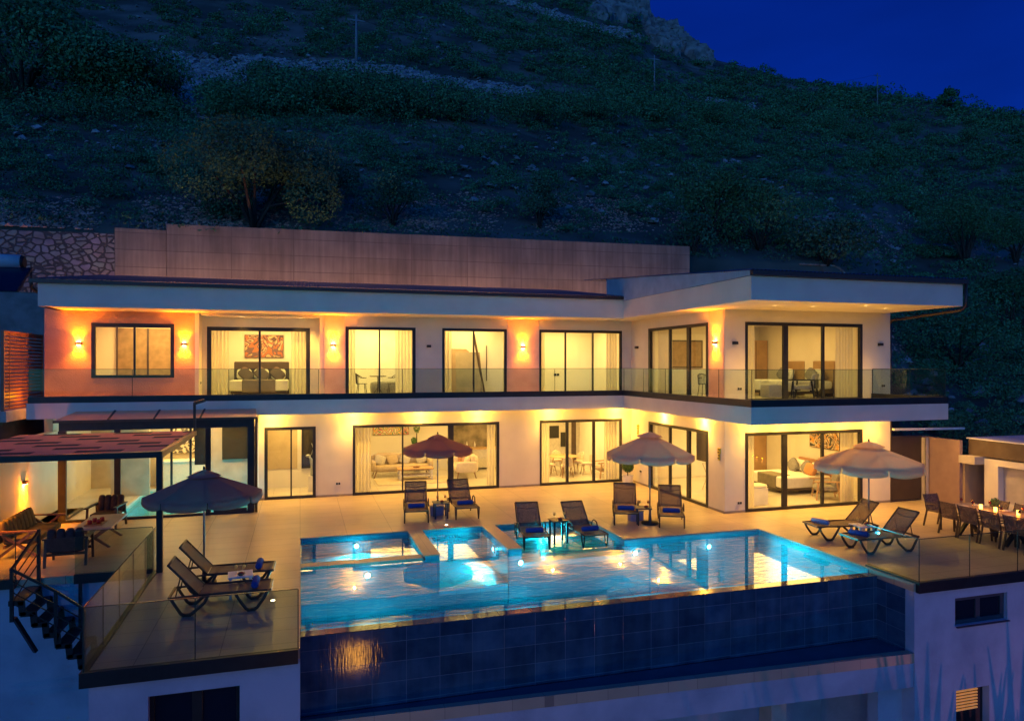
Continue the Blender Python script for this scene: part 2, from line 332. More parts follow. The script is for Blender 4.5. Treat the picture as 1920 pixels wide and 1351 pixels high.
for z in (-1.62, -1.42):
    b.v += [(-6.0, 12.13 - 11.9, z + 1.7), (6.1, 11.48 - 11.9, z + 1.7), (6.1, 11.66 - 11.9, z + 1.7), (-6.0, 12.27 - 11.9, z + 1.7)]
for f_ in ((0, 3, 2, 1), (4, 5, 6, 7), (0, 1, 5, 4), (1, 2, 6, 5), (2, 3, 7, 6), (3, 0, 4, 7)): b.f.append(f_); b.sm.append(False)
b.build('ledge', copem, tr)
b = MB(); n = 0
for z in (-1.47, -1.46):
    b.v += [(-6.0, 12.272 - 11.9, z + 1.7), (6.1, 11.662 - 11.9, z + 1.7), (6.1, 12.447 - 11.9, z + 1.7), (-6.0, 12.447 - 11.9, z + 1.7)]
for f_ in ((0, 3, 2, 1), (4, 5, 6, 7), (0, 1, 5, 4), (1, 2, 6, 5), (2, 3, 7, 6), (3, 0, 4, 7)): b.f.append(f_); b.sm.append(False)
b.build('trough', mat('wet_dark_trough', (.06, .11, .17), rough=.4), tr)
b = MB(); b.box(9.0 - 6, 9.35 - 6, .05, .45, -4.6, -.43); b.build('pillar', mat('beige_plaster', (.5, .45, .38), rough=.9), tr)

def wall_openings(m, axis, plane, d, a0, a1, z0, z1, ops):
    """wall body from plane inward by d, with rectangular openings (b0,b1,y0,y1)"""
    def bx(p, q, u, v):
        if q - p < 1e-4 or v - u < 1e-4: return
        if axis == 'x': m.box(p, q, plane, plane + d, u, v)
        else: m.box(plane, plane + d, p, q, u, v)
    ops = sorted(ops); x = a0
    for (p, q, u, v) in ops:
        bx(x, p, z0, z1); bx(p, q, z0, u); bx(p, q, v, z1); x = q
    bx(x, a1, z0, z1)
    return m
lw = thing('lower_terrace_wall', 'tall blue-lit plaster wall carrying the left sun deck, with one dark window', 'wall', (-1.5, 12, -2))
m = MB(); wall_openings(m, 'x', 11.72, .3, -2.98, 0.0, -6.4, -.16, [(-2.19, -.9, -1.15, -.48)]); 
m.box(-2.98, -2.7, 12.02, 17.18, -6.4, -.16); m.box(-.28, -.0, 12.02, 12.44, -6.4, -.16)
for i in range(len(m.v)): m.v[i] = (m.v[i][0] + 1.5, m.v[i][1] - 12, m.v[i][2] + 2)
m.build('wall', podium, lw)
m = MB(); 
for a in ((-2.19, -2.13), (-1.6, -1.45), (-.96, -.9)): m.box(a[0] + 1.5, a[1] + 1.5, -.16, -.1, .85, 1.52)
m.box(-2.13 + 1.5, -.96 + 1.5, -.16, -.1, .85, .91); m.box(-2.13 + 1.5, -.96 + 1.5, -.16, -.1, 1.46, 1.52)
wf = m.build('window', darkm, lw); m = MB(); m.box(-.63, .54, -.125, -.115, .91, 1.46); m.build('pane', mat('dark_pane', (.01, .015, .03), rough=.08), wf)
lw2 = MB(); lw2.box(-14, -3.0, 17.2, 17.5, -6.4, -.165)
tag(lw2.build('deck_wall', podium), 'wide blue-lit plaster wall behind the metal stair below the lounge deck', 'wall')
rw = thing('lower_villa_wall', 'purple-blue plaster wall below the right deck with a slot window and a lit louvre', 'wall', (16, 11.5, -2))
m = MB(); wall_openings(m, 'x', 11.52, .3, 12.36, 21.2, -1.6, -.165, [(13.22, 14.68, -1.0, -.41)]); wall_openings(m, 'x', 11.52, .3, 12.36, 21.2, -6.4, -1.6, [(13.25, 14.17, -4.2, -2.36)])
m.box(12.12, 12.36, 11.5, 11.72, -6.4, -.165); m.box(11.5, 12.36, 11.82, 12.1, -6.4, -2.13)
m.box(12.12, 12.36, 11.72, 16.6, -6.4, -.165)
for i in range(len(m.v)): m.v[i] = (m.v[i][0] - 16, m.v[i][1] - 11.5, m.v[i][2] + 2)
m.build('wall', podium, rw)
m = MB(); m.box(-2.78, -1.32, -.05, -.0, .98, 1.0); m.box(-2.78, -1.32, .1, .16, 1.5, 1.59); m.box(-2.78, -1.32, .1, .16, 1.0, 1.09); m.box(-2.78, -2.68, .1, .16, 1.09, 1.5); m.box(-1.42, -1.32, .1, .16, 1.09, 1.5); m.box(-2.12, -2.0, .1, .16, 1.09, 1.5)
wf = m.build('window', mat('slate_frame', (.05, .06, .08), rough=.5), rw); m = MB(); m.box(-2.68, -1.42, .13, .14, 1.09, 1.5); m.build('pane', MATS['dark_pane'], wf)
m = MB(); m.box(-2.75, -1.83, .18, .22, -2.2, -.36); dr = m.build('service_door', darkm, rw)
m = MB()
for i in range(7): m.box(-2.68, -2.0, .15, .179, -.88 + i * .066, -.85 + i * .066)
m.build('lit_louvre', mat('lit_louvre_glow', (.9, .5, .2), emit=(1, .38, .05), es=.12), dr)
bw = MB(); bw.box(-.1, 12.3, 14.2, 14.5, -6.4, -1.9)
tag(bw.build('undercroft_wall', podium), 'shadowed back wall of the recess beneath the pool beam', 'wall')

# ================================================================== VILLA
villa = thing('villa', 'two-storey white flat-fronted villa with lit windows and an L-shaped right wing', 'house', (0, 0, 0))
def winparts(axis, plane, a0, a1, z0, z1, mulls, fw=.085, thick=None, head=.10, flip=1):
    """frame at plane (outer face slightly proud), glass child. mulls: [(pos,width)]"""
    m = MB(); o = -.015; dd = .10
    def bx(p, q, u, v, e=0, b=0):
        if axis == 'x': m.box(p, q, plane + o + e, plane + dd - b, u, v)
        else: m.box(plane + o + e, plane + dd - b, p, q, u, v)
    bx(a0, a1, z1 - head, z1); bx(a0, a1, z0, z0 + .09); bx(a0, a0 + fw, z0 + .09, z1 - head); bx(a1 - fw, a1, z0 + .09, z1 - head)
    for p, wd in mulls: bx(p - wd / 2, p + wd / 2, z0 + .09, z1 - head, .03)
    f = m.build('window', darkm, villa)
    m = MB(); y = plane + .05
    if axis == 'x': m.quad((a0 + fw, y, z0 + .09), (a1 - fw, y, z0 + .09), (a1 - fw, y, z1 - head), (a0 + fw, y, z1 - head))
    else: m.quad((y, a1 - fw, z0 + .09), (y, a0 + fw, z0 + .09), (y, a0 + fw, z1 - head), (y, a1 - fw, z1 - head))
    m.build('glass', glass, f)
    return f
RY = 25.65     # recess wall plane
# openings
gf = [(-1.14, .51, .0, 2.42), (1.74, 7.0, .0, 2.43), (8.58, 11.94, 0, 2.44)]
uf_l = [(-6.26, -3.89, 4.1, 5.83)]
uf_r = [(1.5, 3.92, Z1, 5.83), (4.88, 7.29, Z1, 5.83), (8.56, 11.94, Z1, 5.83)]
TH = .25
m = MB(); wall_openings(m, 'x', FY, TH, -1.32, WX, 0, 3.15, gf); m.build('ground_wall', plaster, villa); m = MB(); m.box(-7.54, -7.3, FY, 31, -.3, 3.15); m.build('end_wall', plaster, villa)
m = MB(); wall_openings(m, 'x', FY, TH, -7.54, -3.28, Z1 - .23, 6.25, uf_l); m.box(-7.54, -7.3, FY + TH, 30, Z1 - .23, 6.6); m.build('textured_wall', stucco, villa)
m = MB(); wall_openings(m, 'x', FY, TH, .76, WX, Z1 - .23, 6.25, uf_r); m.build('upper_wall', plaster, villa)
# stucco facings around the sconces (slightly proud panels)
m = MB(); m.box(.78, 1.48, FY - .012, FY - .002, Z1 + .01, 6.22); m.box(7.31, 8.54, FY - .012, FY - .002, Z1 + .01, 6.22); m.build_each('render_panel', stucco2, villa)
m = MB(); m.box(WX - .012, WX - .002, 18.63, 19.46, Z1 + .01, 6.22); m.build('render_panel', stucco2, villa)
m = MB(); wall_openings(m, 'x', RY, TH, -3.28, .76, Z1 - .23, 6.25, [(-3.0, .33, Z1, 5.80)])
m.box(-3.28 - .0, -3.28 + .12, FY + .002, RY, Z1, 6.25); m.box(.76 - .12, .76, FY + .002, RY, Z1, 6.25)
m.build('recess_wall', plaster, villa)
# wing
wgf = [(13.06, 17.47, 0, 2.43)]; wuf = [(13.06, 17.47, Z1, 5.83)]
m = MB(); wall_openings(m, 'x', WY, TH, WX, 18.6, 0, 3.15, wgf); wall_openings(m, 'y', WX, TH, WY + TH, FY, 0, 3.15, [(19.5, 23.46, 0, 2.43)]); m.box(18.35, 18.6, WY + TH, 26, 0, 3.15); m.build('wing_ground_wall', plaster, villa)
m = MB(); wall_openings(m, 'x', WY, TH, WX, 18.6, 3.15, 6.25, wuf); wall_openings(m, 'y', WX, TH, WY + TH, FY, 3.15, 6.25, [(19.5, 23.48, Z1, 5.85)]); m.box(18.35, 18.6, WY + TH, 26, 3.15, 6.25); m.build('wing_upper_wall', plaster, villa)
# skirting
m = MB()
for a, b in ((-1.32, -1.14), (.51, 1.74), (7.0, 8.58), (11.94, WX)): m.box(a, b, FY - .012, FY, 0, .07)
m.box(WX - .012, WX, 23.46, FY - .012, 0, .07); m.box(WX - .012, WX, WY - .012, 19.5, 0, .07); m.box(WX, 13.06, WY - .012, WY, 0, .07); m.box(17.47, 18.6, WY - .012, WY, 0, .07)
m.build('skirting', mat('grey_stone_skirting', (.30, .25, .2), rough=.5), villa)
# windows
winparts('x', FY, -6.26, -3.89, 4.1, 5.83, [(-5.05, .06)], fw=.11, head=.13)
winparts('x', RY, -3.0, .33, Z1, 5.80, [(-1.33, .07)], fw=.13, head=.13)
winparts('x', FY, 1.5, 3.92, Z1, 5.83, [(2.66, .05)], fw=.11)
winparts('x', FY, 4.88, 7.29, Z1, 5.83, [(6.05, .05)], fw=.09)
winparts('x', FY, 8.56, 11.94, Z1, 5.83, [(9.62, .05), (10.74, .05)], fw=.08)
winparts('x', FY, -1.14, .51, 0, 2.42, [(-.29, .05)], fw=.10)
winparts('x', FY, 1.74, 7.0, 0, 2.43, [(3.47, .05), (5.2, .20)], fw=.09)
winparts('x', FY, 8.58, 11.94, 0, 2.44, [(9.69, .10), (10.78, .10)], fw=.07)
winparts('x', WY, 13.06, 17.47, 0, 2.43, [(14.52, .17), (15.95, .08)], fw=.10)
winparts('x', WY, 13.06, 17.47, Z1, 5.83, [(14.55, .17), (15.97, .08)], fw=.09)
winparts('y', WX, 19.5, 23.46, 0, 2.43, [(20.75, .17), (21.98, .09)], fw=.12)
winparts('y', WX, 19.5, 23.48, Z1, 5.85, [(20.75, .17), (21.98, .09)], fw=.12)
# slabs
SX, SYW, SYM = 11.28, 15.8, 23.4
m = MB(); m.box(-7.54, SX, SYM, FY - .002, 2.94, 3.40); m.box(SX, 17.88, SYW, WY - .002, 2.94, 3.40); m.box(SX, WX - .002, WY - .002, FY - .002, 2.94, 3.40)
m.build('balcony_slab', plaster, villa)
m = MB(); m.box(-7.3, WX, FY + TH, 30.2, 3.0, 3.36); m.box(WX + TH, 18.35, WY + TH, 26, 3.0, 3.36); m.build('upper_floor', floorm, villa)
m = MB(); m.box(-7.54, WX, 25.15, 30.2, 2.75, 2.998); m.box(WX + TH, 18.35, WY + TH, 26, 2.75, 2.998); m.box(-7.3, WX, 25.9, 30.2, 6.1, 6.3); m.box(WX + TH, 18.35, WY + TH, 26, 6.1, 6.3); m.build('ceiling', roommat, villa)
m = MB(); m.box(-1.32, WX, FY + TH + .001, 30.2, -.16, .0); m.box(WX + TH, 18.35, WY + TH, 26, -.16, .0); m.box(-1.14, .51, FY, FY + TH, -.14, -.001); m.box(1.74, 7, FY, FY + TH, -.14, -.001); m.box(8.58, 11.94, FY, FY + TH, -.14, -.001); m.box(13.06, 17.47, WY, WY + TH, -.14, -.001)
m.build('interior_floor', floorm, villa)
# interior partitions
m = MB()
for x0, x1, y0, y1, z0, z1 in (
    (-7.5, 12.2, 30.2, 30.4, 0, 6.3), (1.25, 1.37, 25.15, 30.2, 0, 2.75), (-1.5, 1.25, 27.2, 27.32, 0, 2.75), (-1.44, -1.34, 25.15, 27.2, 0, 2.75),
    (-3.34, -3.22, 25.9, 29.5, 3.36, 6.1), (.88, 1.0, 25.9, 29.5, 3.36, 6.1), (4.35, 4.47, 25.15, 29.5, 3.36, 6.1), (7.7, 7.82, 25.15, 29.5, 3.36, 6.1),
    (-3.22, .88, 29.4, 29.52, 3.36, 6.1), (1.0, 4.35, 27.9, 28.02, 3.36, 6.1), (4.47, 7.7, 26.9, 27.02, 3.36, 6.1), (7.82, 12.2, 28.2, 28.32, 3.36, 6.1), (-7.3, -3.34, 27.6, 27.72, 3.36, 6.1),
    (WX + TH, 18.35, 25.2, 25.32, 0, 2.75), (WX + TH, 18.35, 25.2, 25.32, 3.36, 6.1), (12.1, 12.33, 25.15, 30.2, 0, 6.1)):
    m.box(x0, x1, y0, y1, z0, z1)
m.build('interior_wall', roommat, villa)
# roofs
m = MB(); m.box(-7.25, SX, SYM, SYM + .2, 6.21, 6.93); m.box(-7.25, SX, SYM + .2, FY, 6.21, 6.27); m.box(-3.1, .64, FY, RY, 6.13, 6.2)
m.box(SX, SX + .2, SYW + .2, SYM + .2, 6.21, 6.84); m.box(SX, 18.42, SYW, SYW + .2, 6.21, 6.84); m.box(18.22, 18.42, SYW + .2, 26, 6.21, 6.84)
m.box(SX + .2, 18.22, SYW + .2, WY + .02, 6.21, 6.27); m.box(SX + .2, WX, WY + .02, FY, 6.21, 6.27); m.box(-7.25, -7.05, SYM + .2, 30, 6.21, 6.93)
m.build('fascia', plaster, villa)
m = MB(); n = 150
for i in range(n):   # corrugated main roof, ribs running up the slope
    x = -7.3 + i * (18.7 / n); e = .028
    m.quad((x, SYM - .12, 6.99), (x + .062, SYM - .12, 6.99 + e), (x + .062, 30.4, 7.95 + e), (x, 30.4, 7.95))
    m.quad((x + .062, SYM - .12, 6.99 + e), (x + .125, SYM - .12, 6.99), (x + .125, 30.4, 7.95), (x + .062, 30.4, 7.95 + e))
rf = m.build('roof', gilt, villa)
m = MB(); m.box(-7.45, SX - .02, SYM - .13, SYM - .002, 6.88, 6.985); m.tube([(-7.4, SYM - .08, 6.9), (-7.42, SYM + .05, 6.75), (-7.3, SYM + .3, 6.6), (-7.28, FY - .02, 6.4), (-7.28, FY - .02, 6.3)], .05); m.build('gutter', mat('brown_gutter', (.06, .035, .03), rough=.4), rf)
m = MB()
yA, yB = SYW - .1, 27.0; zA, zB = 6.98, 8.0
n = 57
for i in range(n):
    x = SX - .08 + i * (7.3 / n); e = .03
    m.quad((x, yA, zA), (x + .064, yA, zA + e), (x + .064, yB, zB + e), (x, yB, zB)); m.quad((x + .064, yA, zA + e), (x + .128, yA, zA), (x + .128, yB, zB), (x + .064, yB, zB + e))
rf2 = m.build('wing_roof', gilt, villa)
m = MB(); k = 110
for i in range(k):   # ribbed cladding closing the roof's left gable
    y = SYW + i * (SYM + 1.4 - SYW) / k; y2 = y + (SYM + 1.4 - SYW) / k; ym = (y + y2) / 2
    zt = lambda q: zA - .01 + (zB - zA) * (q - yA) / (yB - yA)
    X0 = SX - .03
    m.quad((X0, y2, 6.845), (X0 - .02, ym, 6.845), (X0 - .02, ym, zt(ym)), (X0, y2, zt(y2))); m.quad((X0 - .02, ym, 6.845), (X0, y, 6.845), (X0, y, zt(y)), (X0 - .02, ym, zt(ym)))
m.build('gable_cladding', mat('pale_ribbed_metal', (.5, .5, .5), rough=.5, metal=.2), rf2)
m = MB(); m.box(SX - .04, 18.5, SYW - .13, SYW - .002, 6.85, 6.975); m.tube([(18.47, SYW - .06, 6.86), (18.5, SYW - .03, 6.2), (18.45, SYW + .1, 6.1), (18.64, WY - .02, 5.98), (18.66, WY + .05, 5.9)], .045); m.tube([(18.66, WY + .05, 5.95), (18.66, WY + .05, 0.1)], .04); m.build('wing_gutter', MATS['brown_gutter'], rf2)

# warm lamps ------------------------------------------------------------
WARM = (1.0, .59, .15); ORG = (1.0, .27, .0); DL = (1.0, .50, .07)
for (x, y, z, p, sx, sy) in (
    (-.1, 26.2, 2.7, 26, 1.4, 1.2), (4.4, 27.3, 2.7, 95, 4.4, 3), (10, 27.3, 2.7, 85, 3, 3), (-4.6, 26.4, 6.05, 95, 2.4, 1.4), (-1.2, 27.6, 6.05, 62, 2.4, 2.4),
    (2.7, 26.6, 6.05, 62, 2, 1.6), (6.1, 26.0, 6.05, 46, 2, 1), (10, 26.7, 6.05, 74, 3, 1.8), (15.5, 21.8, 2.7, 105, 3.6, 4), (15.5, 21.8, 6.05, 82, 3.6, 4)):
    lamp('ceiling_light', 'AREA', (x, y, z), p * .92 * (1 + .22 * math.sin(x * 3.1 + z)), WARM, sx=sx, sy=sy)
lensw = mat('lamp_lens_warm', (.9, .8, .6), emit=(1, .66, .25), es=22)
lensd = mat('downlight_glow', (.9, .8, .6), emit=(1, .75, .4), es=8)
ord_g = ['first', 'second', 'third', 'fourth', 'fifth', 'sixth', 'seventh', 'eighth']
def downlight(x, y, z, p, label, group, first=[None], share=.27, beam=.85):
    if first[0] is None:
        t = thing('downlight', label, 'downlight', (x, y, z), 0, group); first[0] = t
        b = MB(); b.lathe([(.045, -.004), (.06, -.012), (.062, 0)], k=16); b.build('trim', whitem, t)
        b = MB(); b.lathe([(.001, -.003), (.044, -.0035)], k=16); b.build('lens', lensd, t)
    else:
        t = dup(first[0]); t.location = (x, y, z); t['label'] = label; t['group'] = group
    lamp('downlight_bulb', 'POINT', (x, y, z - .06), p * share, DL, .03); lamp('downlight_beam', 'SPOT', (x, y, z - .03), p * beam, DL, .02, spot=R(116), blend=1)
names = ['above the narrow sliding door', 'above the left end of the living room window', 'above the parasol in front of the living room', 'above the kitchen end of the living room window', 'above the left side of the dining window', 'by the inner corner right of the dining window']
for x, nm in zip((-.92, 1.77, 4.09, 6.2, 8.96, 11.69), names): downlight(x, 24.52, 2.938, 92, 'lit soffit downlight ' + nm, 'downlights under the balcony')
for y, nm in zip((22.28, 19.68), ('above the far part of the side sliding door', 'above the near part of the side sliding door')): downlight(12.1, y, 2.938, 92, 'lit soffit downlight ' + nm, 'downlights under the balcony')
for x, nm in zip((13.3, 14.4, 15.5, 16.6, 17.8), ('left', 'left of the middle', 'middle', 'right of the middle', 'right')): downlight(x, 18.15, 2.938, 75, 'lit downlight over the wing bedroom window, %s one of the row' % nm, 'downlights under the balcony')
for (x, y), nm in zip(((-1.9, 25.2), (.0, 25.2), (12.98, 17.11), (14.31, 17.1), (15.54, 16.4), (16.93, 17.12)), ('in the bedroom recess ceiling, left one', 'in the bedroom recess ceiling, right one', 'at the left end of the wing eave soffit', 'second from left in the wing eave soffit', 'nearest the fascia in the wing eave soffit', 'at the right end of the wing eave soffit')):
    downlight(x, y, 6.128 if y > 24 else 6.208, 85 if y < 24 else 75, 'small lit downlight ' + nm, 'downlights under the roof eaves', share=.004, beam=1.7)

def sconce(x, y, z, ax, label, lit=True, group='wall sconces', single=False):
    t = thing('wall_sconce', label, 'wall lamp', (x, y, z), {'x': 0, 'y': R(-90), 'l': R(90)}[ax], group)
    b = MB(); b.box(-.075, .075, -.10, 0, -.045, .045); b.build('housing', darkm if not lit else brownw, t, bevel=.006)
    if lit:
        for s_ in ((-1,) if single else (-1, 1)):
            b = MB(); b.box(-.05, .05, -.088, -.012, s_ * .0455, s_ * .05); b.build('lens', lensw, t)
            lamp('sconce_bulb', 'SPOT', (0, -.10, s_ * .07), 78 if not single else 130, ORG, .02, rot=(R(0) if s_ < 0 else R(180), 0, 0), parent=t, spot=R(118), blend=1)
            lamp('sconce_glow', 'POINT', (0, -.14, s_ * .12), 5 if not single else 16, (1, .24, .01), .03, parent=t)
    return t
for x, nm in ((-6.6, 'left of the first upstairs window'), (-3.59, 'between the first upstairs window and the bedroom recess'), (1.09, 'right of the bedroom recess'), (7.91, 'on the wall left of the widest upstairs window')):
    sconce(x, FY, 5.18, 'x', 'glowing orange up-and-down wall lamp ' + nm)
sconce(WX - .012, 19.05, 5.2, 'y', 'glowing orange up-and-down wall lamp on the wing corner pier')
for x, y, ax, nm in ((4.39, FY, 'x', 'between two upstairs sliding doors'), (WX, 24.35, 'y', 'in the inner corner of the balcony'), (12.68, WY, 'x', 'left of the wing bedroom window upstairs'), (18.16, WY, 'x', 'right of the wing bedroom window upstairs')):
    sconce(x, y, 5.18, ax, 'unlit black wall lamp ' + nm, False, 'unlit wall lamps')
# sockets
for x, y, z, ax, nm in ((WX, 24.07, .5, 'y', 'beside the topiary corner'), (12.85, WY, .3, 'x', 'left of the ground-floor wing window'), (1.25, FY, .44, 'x', 'between the narrow door and the living room window'), (12.85, WY, 3.78, 'x', 'left of the upstairs wing window'), (18.29, WY, 3.83, 'x', 'right of the upstairs wing window'), (-3.19, FY + .3, 3.92, 'y2', 'on the left cheek of the bedroom recess')):
    t = thing('wall_socket', 'small outdoor socket ' + nm, 'socket', (x, y, z), 0 if ax == 'x' else (R(-90) if ax == 'y' else R(90)), 'outdoor wall sockets')
    if ax == 'y2': t.location.x = -3.16
    b = MB(); b.box(-.085, .085, -.02, 0, -.045, .045); b.build('plate', whitem, t, bevel=.004)
    b = MB(); b.box(-.07, -.008, -.03, -.02, -.035, .035); b.box(.008, .07, -.03, -.02, -.035, .035); b.build('cover', blackm, t)

# glass railings ---------------------------------------------------------
def railing(pts, joints, z0, h, label, base=.19, bw=.10, chan_drop=.0):
    """pts: polyline; joints: number of panels for each run"""
    ox, oy = pts[0]; t = thing('glass_railing', label, 'railing', (ox, oy, z0))
    ch = MB(); 
    for i in range(len(pts) - 1):
        a = Vector((pts[i][0] - ox, pts[i][1] - oy, 0)); b = Vector((pts[i + 1][0] - ox, pts[i + 1][1] - oy, 0)); d = (b - a).normalized(); nrm = Vector((-d.y, d.x, 0))
        zc = base / 2 - chan_drop
        e0 = a - d * (bw / 2 if i else 0); e1 = b + d * (bw / 2 if i < len(pts) - 2 else 0)
        if i: e0 = a + d * bw / 2
        ch.bar(e0 + Vector((0, 0, zc)), e1 + Vector((0, 0, zc)), bw, base)
        k = joints[i]; L = (b - a).length
        for j in range(k):
            p = a + d * (L * j / k + .008); q = a + d * (L * (j + 1) / k - .008)
            g_ = MB(); zb, zt = base - chan_drop - .01, h
            th = .012
            g_.bar(p + Vector((0, 0, (zb + zt) / 2)), q + Vector((0, 0, (zb + zt) / 2)), th, zt - zb)
            gl = g_.build('glass_panel', railglass, t)
            e = MB(); e.bar(p + Vector((0, 0, zt + .005)), q + Vector((0, 0, zt + .005)), .018, .012); e.bar(q + d * .008 + Vector((0, 0, zb)), q + d * .008 + Vector((0, 0, zt)), .008, .016); e.build('edge', mat('glass_edge', (.04, .06, .05), rough=.2), gl)
    ch.build('base_channel', darkm, t)
    return t
railing([(-7.5, SYM + .05), (SX + .05, SYM + .05), (SX + .05, SYW + .05), (17.83, SYW + .05), (17.83, WY - .05)], [7, 5, 5, 2], 3.40, .98, 'frameless glass balcony railing wrapping the upper floor')
railing([(-3.03, 17.0), (-3.03, 11.65), (-.03, 11.65)], [5, 2], 0, .96, 'glass railing around the left sun deck with two loungers', base=.22, chan_drop=.2)
railing([(-7.2, 17.1), (-5.7, 17.1)], [1], 0, .95, 'short glass railing left of the metal stair', base=.2, chan_drop=.16)
railing([(-4.62, 17.1), (-3.1, 17.1)], [1], 0, .95, 'short glass railing right of the metal stair', base=.2, chan_drop=.16)
railing([(12.2, 12.85), (12.2, 11.46), (20.3, 11.46)], [1, 6], 0, .92, 'glass railing at the corner of the right dining deck', base=.22, chan_drop=.18)

# ================================================================== HILL
Fv = (math.sin(YAW), math.cos(YAW)); Rv = (math.cos(YAW), -math.sin(YAW))
def ridge(xp):
    return float(np.interp(xp, [-1500, 0, 700, 1000, 1120, 1175, 1195, 1215, 1235, 1262, 1290, 1340, 1400, 1480, 1600, 1750, 1900, 2300, 3500], [-420, -330, -230, -110, -50, -22, 0, 38, 58, 62, 92, 112, 126, 148, 166, 190, 214, 262, 330]))
def hill_t0(xp):
    u = (xp - 960) / F_PX; dy = Fv[1] + Rv[1] * u; a = 33.15 / dy
    s = min(1, max(0, (xp - 1560) / 170)); s = s * s * (3 - 2 * s)
    return a * (1 - s) + 24.0 * s
def hill_z0(xp):
    s = min(1, max(0, (xp - 1560) / 170)); s = s * s * (3 - 2 * s)
    return 10.15 * (1 - s) + 0.6 * s
rng = np.random.default_rng(3)
_ph = rng.uniform(0, 6.28, 40); _fx = rng.uniform(-1, 1, 40); _fy = rng.uniform(-1, 1, 40)
def bumpy(x, y, wl):
    s = 0
    for i in range(8):
        k = 6.28 / (wl * (1 + .35 * i)); s += math.sin(k * (_fx[i + int(wl) % 20] * x + _fy[i + int(wl) % 20] * y) * 1.4 + _ph[i])
    return s / 8
def hill(xp, q):
    """q in 0..1 foot to ridge -> world point"""
    u = (xp - 960) / F_PX; t0, z0 = hill_t0(xp), hill_z0(xp); y0 = HOR - (z0 - CAMH) * F_PX / t0
    tr = float(np.interp(xp, [-1500, 0, 1000, 1300, 1900, 3500], [330, 300, 230, 190, 170, 170]))
    t = t0 * (tr / t0) ** q
    sE = q ** .82
    yp = y0 + (ridge(xp) - y0) * sE
    if q > 1:
        zt = CAMH + t0 * (tr / t0) * (HOR - ridge(xp)) / F_PX; z = zt - (q - 1) * 120
    else: z = CAMH + t * (HOR - yp) / F_PX
    x = t * (Fv[0] + Rv[0] * u); y = t * (Fv[1] + Rv[1] * u)
    am = min(1, q * 5) * min(1, max(0, (1.02 - q) * 6))
    z += am * (bumpy(x, y, 14) * t * .012 + bumpy(x, y, 5) * .35)
    return (x, y, z)
xs = list(np.linspace(-1100, 2700, 191)); qs = [-.12, -.06] + list(np.linspace(0, 1, 90)) + [1.02, 1.06, 1.3]
vv = []
for q in qs:
    for xp in xs:
        if q < 0:
            p = hill(xp, 0); s = q / -.06
            pz = p[2] - (3.0 if xp < 1560 else 1.6) * s; k_ = 1 - (0 if xp < 1560 else .06) * s
            vv.append((p[0] * k_, p[1] * k_, pz))
        else: vv.append(hill(xp, q))
ff = []; nx = len(xs)
for j in range(len(qs) - 1):
    for i in range(nx - 1): ff.append((j * nx + i, j * nx + i + 1, (j + 1) * nx + i + 1, (j + 1) * nx + i))
hm = mat('hill_soil', (.07, .075, .055), (.24, .21, .17), scale=.12, rough=1, bump=3, bscale=.9, detail=12, lo=.42, hi=.66)
me = bpy.data.meshes.new('hill'); me.from_pydata(vv, [], ff); me.materials.append(hm); me.polygons.foreach_set('use_smooth', [True] * len(ff)); me.update()
ho = bpy.data.objects.new('hill', me); C.objects.link(ho); struct(ho)

def foliage_mat(name, c1, c2, c3):
    m = mat(name, c1, c2, scale=.35, rough=.8, detail=8, spec=.2)
    nt = m.node_tree; p = nt.nodes['Principled BSDF']; base = p.inputs['Base Color'].links[0].from_socket
    at = nn(nt, 'ShaderNodeAttribute', attribute_name='tone')
    mx = nn(nt, 'ShaderNodeMix', data_type='RGBA'); mx.inputs[7].default_value = (*c3, 1)
    nt.links.new(at.outputs['Fac'], mx.inputs[0]); nt.links.new(base, mx.inputs[6]); nt.links.new(mx.outputs[2], p.inputs['Base Color'])
    return m
fol_dark = foliage_mat('maquis_foliage', (.03, .12, .05), (.055, .19, .08), (.14, .36, .16))
fol_olive = foliage_mat('olive_foliage', (.035, .10, .05), (.06, .15, .075), (.11, .24, .13))
fol_green = foliage_mat('bright_foliage', (.06, .16, .055), (.08, .20, .075), (.14, .29, .12))
bark = mat('bark', (.045, .035, .028), (.07, .055, .045), scale=8, rough=1)
